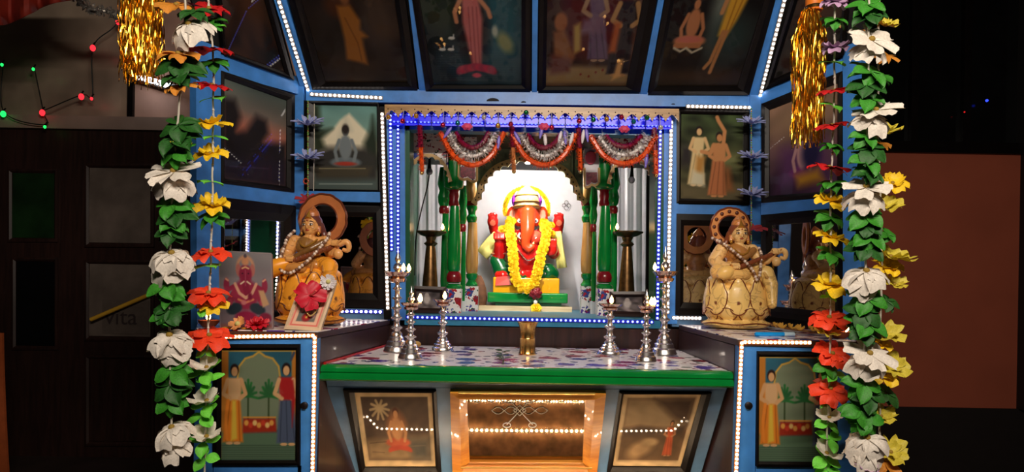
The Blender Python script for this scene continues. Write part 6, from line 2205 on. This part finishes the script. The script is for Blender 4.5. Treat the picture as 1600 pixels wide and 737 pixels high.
GA = 'fabric flower garlands before the shrine'
strand('large garland of white flowers and dark green leaves nearest the dark panelled door', GA, 1.30, [(290, -40), (288, 100), (276, 200), (268, 330), (264, 470), (266, 600), (270, 712)],
       [(8, -14, 'amber', 30, .3), (18, 16, 'dkgreen', 26, .2), (38, 6, 'white', 42, .4), (84, -10, 'amber', 30, .2), (98, -8, 'dkgreen', 36, .5), (118, -4, 'dkgreen', 34, .2), (134, -2, 'amber', 26, .1),
        (196, 4, 'dkgreen', 32, .4), (214, 0, 'dkgreen', 34, .3), (226, 10, 'gold', 16, .2), (238, 2, 'green', 28, .4), (268, 0, 'white_open', 42, .2), (282, 2, 'white', 40, .2), (318, 0, 'green', 32, .5), (332, 6, 'dkgreen', 30, .4),
        (348, 4, 'green', 26, .3), (362, 0, 'dkgreen', 26, .3), (396, 2, 'white', 40, .2), (412, -2, 'white', 38, .4), (444, -6, 'green', 32, .4), (462, 2, 'green', 22, .6), (484, 2, 'dkgreen', 30, .5), (492, -6, 'green', 24, .4), (500, -4, 'gold', 10, .4),
        (524, 0, 'white', 40, .2), (540, -2, 'white', 34, .5), (578, 4, 'green', 32, .6), (602, 0, 'dkgreen', 30, .5), (624, 2, 'green', 28, .5), (668, 0, 'white', 38, .1), (694, 2, 'white', 32, .1)], 1, face=.42, grow=1.02)
strand('slim garland of red, yellow and orange flowers hanging along the post by the dusk landscape', GA, 1.42, [(322, -40), (334, 100), (332, 300), (328, 450), (322, 600), (320, 737)],
       [(14, 0, 'red', 30, .4), (34, -4, 'green', 26, .4), (42, 8, 'lime', 16, .4), (78, 0, 'red', 30, .1), (97, 0, 'green', 24, .3), (134, -2, 'red', 28, .1), (154, 4, 'lime', 24, .2), (194, -2, 'yellow', 26, .2), (214, 2, 'lime', 20, .2), (240, -4, 'yellow', 24, .4), (284, -6, 'lime', 22, .1),
        (320, 0, 'yellow', 27, .3), (336, 0, 'green', 26, .2), (394, 0, 'orange', 29, .2), (415, -2, 'lime', 26, .1), (458, -2, 'orange', 30, .2), (476, 6, 'yellow', 22, .4), (482, -6, 'lime', 22, .3), (524, 2, 'orange', 32, .3), (548, -2, 'lime', 18, .7), (574, 0, 'whitegreen', 26, .3), (582, -2, 'lime', 30, .5), (596, 4, 'lime', 24, .5),
        (626, 2, 'whitegreen', 28, .3), (634, 0, 'lime', 26, .5), (650, -4, 'lime', 28, .5), (682, 2, 'whitegreen', 28, .2), (690, -2, 'lime', 26, .6), (715, 0, 'lime', 24, .7)], 2, 17, face=.22, grow=1.04)
strand('slim garland of red, yellow and orange flowers hanging over the violet wing picture', GA, 1.42, [(1304, -40), (1304, 150), (1298, 300), (1298, 480), (1296, 600), (1290, 740)],
       [(4, 0, 'lilac', 27, .3), (30, 0, 'green', 22, .3), (74, 0, 'lilac', 26, .2), (98, -2, 'lime', 24, .2), (142, 0, 'red', 26, .1), (166, 0, 'lime', 20, .4), (196, -2, 'red', 26, .1), (226, 0, 'green', 20, .2), (262, -4, 'red', 30, .1), (286, 2, 'green', 24, .1), (314, 0, 'yellow', 25, .3),
        (338, -2, 'green', 26, .4), (371, 0, 'yellow', 26, .3), (396, 0, 'green', 24, .4), (444, 0, 'yellow', 30, .3), (463, -4, 'lime', 14, .4), (496, -2, 'orange', 30, .3), (520, -6, 'gold', 20, .3), (552, 4, 'orange', 28, .6), (572, -4, 'green', 22, .6), (582, 8, 'lime', 22, .7), (607, 2, 'orange', 28, .5), (626, -4, 'lime', 20, .4),
        (652, 2, 'whitegreen', 24, .3), (660, -2, 'lime', 24, .6), (686, 4, 'lime', 24, .6), (708, 0, 'whitegreen', 26, .3), (716, -2, 'lime', 28, .6), (734, 2, 'lime', 24, .5)], 3, 17, face=.22, grow=1.02)
strand('large garland of white flowers and green leaves nearest the red-brown wall', GA, 1.32, [(1358, -40), (1357, 150), (1353, 300), (1351, 500), (1350, 650), (1352, 737)],
       [(8, -2, 'green', 30, .4), (22, 2, 'dkgreen', 30, .3), (62, 4, 'white_open', 42, .7), (74, 4, 'white', 36, .3), (112, 2, 'green', 34, .4), (132, -4, 'dkgreen', 32, .4), (152, -2, 'green', 32, .4), (182, 6, 'white', 40, .2), (172, 12, 'white_open', 38, .3), (212, -2, 'green', 28, .4), (232, 4, 'dkgreen', 32, .4), (250, 0, 'green', 32, .4), (268, 4, 'dkgreen', 28, .3),
        (292, 0, 'white_open', 40, .3), (304, -2, 'white', 42, .2), (336, 0, 'green', 34, .5), (352, 2, 'dkgreen', 28, .4), (368, 4, 'green', 32, .4), (386, 0, 'dkgreen', 30, .4), (424, 2, 'white', 42, .1), (438, 0, 'white', 36, .4), (466, 4, 'green', 32, .5), (486, 0, 'dkgreen', 32, .5), (504, 4, 'green', 34, .4), (518, 0, 'dkgreen', 28, .4),
        (552, 8, 'white_open', 40, .4), (562, 4, 'white', 40, .2), (600, -2, 'green', 32, .5), (616, 6, 'dkgreen', 30, .4), (640, -6, 'green', 34, .5), (654, 2, 'green', 30, .5), (684, 4, 'white', 42, .2), (704, 2, 'white', 38, .3), (726, 2, 'lilac', 26, .2)], 4, face=.42, grow=.95)
strand('outermost garland of golden yellow flowers partly behind the white ones near the red-brown wall', GA, 1.42, [(1374, -40), (1372, 200), (1378, 420), (1374, 600), (1376, 737)],
       [(40, 8, 'gold', 22, .3), (50, -14, 'amber', 22, .3), (86, 8, 'amber', 24, .3), (120, 2, 'green', 24, .3), (206, 8, 'gold', 24, .2), (222, 0, 'amber', 22, .2), (286, 20, 'yellow', 24, .5), (322, 6, 'gold', 28, .4), (366, 10, 'green', 18, .4), (402, 14, 'gold', 34, .1), (416, 10, 'yellow', 24, .4), (444, 20, 'gold', 20, .3), (470, 8, 'dkgreen', 22, .4),
        (524, 8, 'gold', 28, .3), (536, 0, 'yellow', 20, .3), (572, 20, 'gold', 26, .6), (584, 8, 'yellow', 24, .5), (614, 10, 'dkgreen', 24, .4), (650, 2, 'gold', 22, .4), (706, 16, 'gold', 26, .5), (720, 8, 'amber', 26, .3)], 5, face=.4, grow=1.0)

# lilac flower bead strings in the corners
F_PALEBLUE = fab('pale_blue_petal', (150, 158, 206))
kind('paleblue', 'pale_blue_flower', F_PALEBLUE, [(9, 1.0, .17, lambda u: u, lambda u: .55 * u - .25 * u * u, .04, 'point'), (7, .7, .14, lambda u: .9 * u, lambda u: .7 * u, .03, 'point')])
kind('rosered', 'dull_red_flower', fab('dull_red_petal', (168, 52, 60)), [(6, 1.0, .3, lambda u: u, lambda u: .3 * u - .2 * u * u, .06, 'round')])
GREENBEAD = mat('green_glass_bead', (120, 170, 70), .25)
for x, y0, y1, fl, lab in ((481, 158, 334, ((196, 'paleblue', 22), (249, 'paleblue', 22), (313, 'rosered', 19)), 'thin bead string with pale blue flowers hanging beside the mountain picture'),
                           (1174, 170, 400, ((194, 'paleblue', 20), (248, 'paleblue', 21), (306, 'paleblue', 20), (357, 'rosered', 18)), 'thin bead string with pale blue flowers hanging beside the two-figure picture')):
    Yb = 2.14
    pts = [at(x, y, Yb) for y in np.linspace(y0, y1, 8)]
    t = bead_string(lab, pts, .0028, GREENBEAD, 62, 'bead string', 'bead_string', 'flowered bead strings', BRASS)
    rs = random.Random(x)
    for y, kd, rad in fl:
        p = at(x + (4 if kd == 'rosered' and x > 800 else 0), y, Yb - .004)
        M = frame_M(p, V((rs.uniform(-.1, .1), -.55, 1))) @ Matrix.Rotation(rs.random() * 6, 4, 'Z') @ Matrix.Scale(rad * 1.1 * Yb / FPX, 4)
        inst(KINDS[kd][0], KINDS[kd][1][rs.randrange(3)], t, M)
    if x < 800:
        MB().tube([at(491, 162, Yb), at(491, 220, Yb), at(490, 298, Yb)], .0014, 5).build('hanging_cord', CORD, t)
        MB().tube([at(478, 283 + 4 * math.sin(a), Yb) + V((.008 * math.cos(a), 0, 0)) for a in np.linspace(0, 2 * PI, 16, endpoint=False)], .0025, 6, True).build('small_ring', mat('red_ring', (170, 60, 40), .4), t)

# ------------------------------------------------------------------ tinsel tassels
GOLD = mat('gold_tinsel', (252, 190, 66), .25, 1.0, var=.2, scale=50)


def tassel(label, x0, x1, y0, y1, Y, seed, cap):
    rs = random.Random(seed)
    cx = (x0 + x1) / 2
    ctr = at(cx, y0, Y)
    R_ = (x1 - x0) / 2 * Y / FPX
    t = thing('tinsel_tassel', label, 'tassel', at(cx, y1, Y), 'gold tinsel tassels')
    b = MB()
    L = ctr.z - at(cx, y1, Y).z
    for q in range(230):
        a = rs.random() * 2 * PI
        rr = R_ * math.sqrt(rs.random())
        l = L * rs.uniform(.82, 1.04)
        wv, ph, tw = rs.uniform(.002, .005), rs.random() * 6, rs.uniform(60, 150)
        n = 14
        w = .0015
        vs = []
        p0 = rs.random() * 6
        for i in range(n):
            u = i / (n - 1)
            sp = min(1.0, .45 + u * 2.4)
            c = V((ctr.x + (rr * math.cos(a)) * sp + wv * math.sin(u * 9 + ph), Y + rr * math.sin(a) * sp + wv * math.cos(u * 8 + ph), ctr.z - l * u))
            d = V((math.cos(p0 + tw * u * l), math.sin(p0 + tw * u * l), .25 * math.sin(u * 30 + ph)))
            vs += [c - d * w, c + d * w]
        b.add(vs, [(2 * i, 2 * i + 1, 2 * i + 3, 2 * i + 2) for i in range(n - 1)])
    o = b.build('tinsel_strands', GOLD, t, smooth=False)
    o['kind'] = 'stuff'
    if cap:
        top = at(cap[0], cap[2], Y)
        bot = at(cap[0], cap[3], Y)
        r = cap[1] * Y / FPX
        MB().lathe([(r * .9, 0), (r, .004), (r, top.z - bot.z), (r * .8, top.z - bot.z + .004)], bot, 24).build('orange_cap', mat('orange_satin', (236, 128, 40), .35), t)
        MB().tube([top, V((top.x, top.y, 2.9))], .002, 6).build('cord', CORD, t)
        MB().lathe([(r * 1.05, 0), (r * 1.12, .004), (r * 1.05, .008)], bot + V((0, 0, .004)), 24).build('cap_ring', BRASS, t)
    return t


tassel('gold tinsel tassel hanging beside the lit tube lamp', 193, 252, -45, 128, 1.34, 3, (222, 14, -80, -36))
tassel('gold tinsel tassel under an orange cap by the violet wing picture', 1240, 1289, 16, 222, 1.56, 4, (1272, 13, -40, 18))
pts = curve_pts([at(100, -20, 2.9), at(130, 6, 2.9), at(152, 16, 2.88), at(176, 20, 2.88), at(194, 34, 2.88)], 20)
tag(foil_swag(MB(), pts, .012, .02, 160, random.Random(8)).build('tinsel_rope', mat('silver_tinsel', (190, 186, 180), .25, .7), smooth=False), 'silver tinsel rope at the top beside the dark red cloth', 'tinsel')

# ------------------------------------------------------------------ things on the cabinet tops
def tilted(px, py, Y, n):
    return Plane(at(px, py, Y), n)


zf = lambda y: y
ep = tilted(384, 514, 1.60, (.06, -1, .12))
t = picture('picture_card', 'unframed print of a maroon elephant-headed god standing on the blue cabinet', 'print', ep, [(342, 392), (424, 396), (426, 513), (344, 513)], [(343, 393), (423, 397), (425, 512), (345, 512)], art_elephant_print(), fm=mat('card_edge', (150, 130, 130), .6), h=.0015, mm=PAINT)
mp_ = tilted(472, 516, 1.585, (.12, -1, .2))
t = picture('photo_frame', 'small tilted pink-bordered photo with a red hibiscus on its top', 'photo frame', mp_, [(469, 445), (526, 441), (501, 517), (444, 514)], [(475, 449), (519, 446), (496, 511), (451, 508)], art_mini_shrine(), fm=mat('cream_edge', (226, 196, 160), .5), h=.006)


def petals_at(name, label, cat, c, zdir, layers, m, size, seed, centre=None, group=None, pname='petals'):
    t = thing(name, label, cat, c, group)
    me = petal_mesh(pname, m, layers, seed)
    M = frame_M(c, zdir) @ Matrix.Scale(size, 4)
    inst(pname, me, t, M)
    if centre:
        b = MB().ball((0, 0, .1), centre[1], 12, 8).mesh('centre', centre[0])
        inst('centre', b, t, M)
    return t


kk = 1.58 / FPX
hc = mp_.hit(484, 461, .018)
ht = petals_at('hibiscus_flower', 'crimson hibiscus lying over the top of the small tilted photo', 'flower', hc, (.1, -1, .35), [(5, 1.0, .44, lambda u: u, lambda u: .3 * u - .3 * u * u, .1, 'round')], mat('hibiscus_petal', (206, 22, 50), .5, var=.1), 25 * kk, 12)
MB().tube([hc, hc + V((.012, -.014, .004)), hc + V((.022, -.022, .012))], [.003, .002, .0022], 8).build('stamen', mat('stamen_pink', (222, 90, 90), .5), ht)
petals_at('daisy_flower', 'white daisy at the upper corner of the small tilted photo', 'flower', mp_.hit(513, 440, .016), (.1, -1, .2), [(16, 1.0, .17, lambda u: u, lambda u: .2 * u * u, .03, 'round'), (12, .7, .15, lambda u: u, lambda u: .35 * u * u, .03, 'round')], mat('daisy_petal', (226, 218, 222), .55), 13 * kk, 5, (mat('daisy_centre', (216, 206, 130), .7), .28))
bead_string('gold bead chain draped down the small tilted photo', [mp_.hit(476, 467, .008), mp_.hit(477, 482, .010), mp_.hit(484, 493, .010), mp_.hit(492, 488, .010), mp_.hit(498, 474, .010), mp_.hit(503, 458, .010)], .0022, mat('gold_bead', (222, 190, 120), .25, .5), 30)
c = at(402, 508, 1.575)
t = thing('carnation_flower', 'ruffled bright red flower lying before the elephant god print', 'flower', V((c.x, c.y, ZS + .001)))
rs = random.Random(3)
me = petal_mesh('petals', mat('carnation_petal', (206, 24, 44), .55, var=.2), [(8, 1.0, .34, lambda u: u, lambda u: .15 * u, .14, 'round'), (7, .8, .3, lambda u: .8 * u, lambda u: .5 * u, .14, 'round'), (6, .6, .26, lambda u: .6 * u, lambda u: .8 * u, .12, 'round')], 9)
inst('petals', me, t, frame_M(V((c.x, c.y, ZS + .014)), (.1, -.5, 1)) @ Matrix.Scale(17 * kk, 4))
c = at(372, 500, 1.57)
petals_at('pale_flower', 'small peach and yellow flower at the foot of the elephant god print', 'flower', V((c.x, c.y, ZS + .014)), (-.2, -.8, .7), [(6, 1.0, .36, lambda u: u, lambda u: .3 * u * u, .1, 'round')], mat('peach_petal', (236, 160, 96), .6), 14 * kk, 7, (mat('daisy_centre', (216, 206, 130), .7), .3))
for q, (px, dy, rot) in enumerate(((352, .012, .2), (366, .006, -.3), (384, .004, .1), (395, .01, .5))):
    c = at(px, 519, 1.575)
    b = MB().ball(V((c.x, 1.572 + dy, ZS + .004)), (.012, .005, .0025), 10, 6, Matrix.Rotation(rot, 3, 'Z'))
    tag(b.build('loose_petal', mat('loose_petal_yellow', (240, 170, 40), .6)), ('loose yellow petal at the cabinet edge under the orange flower', 'loose yellow petal left of the peach flower on the cabinet', 'loose yellow petal between peach flower and red carnation', 'loose yellow petal under the red carnation')[q], 'petal', 'loose petals on the blue cabinet')


def clay_lamp(label, cx, Y):
    p = V((at(cx, 520, Y).x, Y, ZS + .001))
    t = thing('clay_lamp', label, 'oil lamp', p, 'small clay lamps')
    MB().lathe([(.012, 0), (.016, .002), (.024, .012), (.026, .018), (.023, .018), (.014, .008), (.001, .006)], p, 24, lambda a, i: 1 + (.22 * max(0, math.cos(a + 1.2)) ** 6 if i > 1 else 0)).build('dish', mat('terracotta', (150, 74, 44), .7), t)
    f = p + V((.020 * math.cos(-1.2), .020 * math.sin(-1.2), .017))
    MB().tube([f + V((-.004, .008, -.004)), f], .0016, 6).build('wick', mat('wick_cotton', (70, 56, 44), .8), t)
    MB().lathe([(.0012, .0), (.0055, .007), (.006, .012), (.0035, .022), (.0003, .032)], f, 12).build('flame', FLAME, t)


clay_lamp('small burning clay lamp behind the slim flower strand by the elephant god print', 326, 1.64)
clay_lamp('small burning clay lamp at the cabinet edge beyond the blue pen', 1312, 1.63)
pe = thing('blue_pen', 'bright blue pen lying on the cabinet before the pale lotus statue', 'pen', at(1208, 522, 1.70))
a, b = V((at(1174, 521, 1.68).x, 1.655, ZS + .006)), V((at(1240, 523, 1.68).x, 1.675, ZS + .006))
MB().tube([a, a.lerp(b, .02), a.lerp(b, .72)], [.004, .006, .006], 12).build('barrel', mat('blue_plastic', (20, 150, 232), .25), pe)
MB().tube([a.lerp(b, .72), a.lerp(b, .98), b], [.0065, .0065, .004], 12).build('cap', mat('pale_plastic', (190, 220, 236), .25), pe)
tw = thing('dried_twig', 'dried twig with small yellow blossoms lying beside the pale lotus statue', 'twig', at(1250, 512, 1.8))
pts = [V((at(x, 500, y).x, y, ZS + .005 + h)) for x, y, h in ((1206, 1.92, .012), (1232, 1.86, .006), (1262, 1.78, .004), (1296, 1.70, .003), (1318, 1.66, .002))]
MB().tube(curve_pts(pts, 20), .0035, 7).build('stem', mat('dry_stem', (150, 112, 72), .8), tw)
bm_ = petal_mesh('blossom', mat('dry_yellow_blossom', (206, 158, 60), .7), [(5, 1.0, .4, lambda u: u, lambda u: .5 * u * u, .1, 'round')], 21)
for q, (x, y) in enumerate(((1212, 1.90), (1222, 1.87), (1236, 1.84), (1250, 1.79), (1268, 1.75), (1280, 1.72), (1300, 1.685))):
    inst('blossom', bm_, tw, frame_M(V((at(x, 500, y).x, y, ZS + .014)), (.3 * (-1) ** q, -.6, 1)) @ Matrix.Scale(.013, 4))
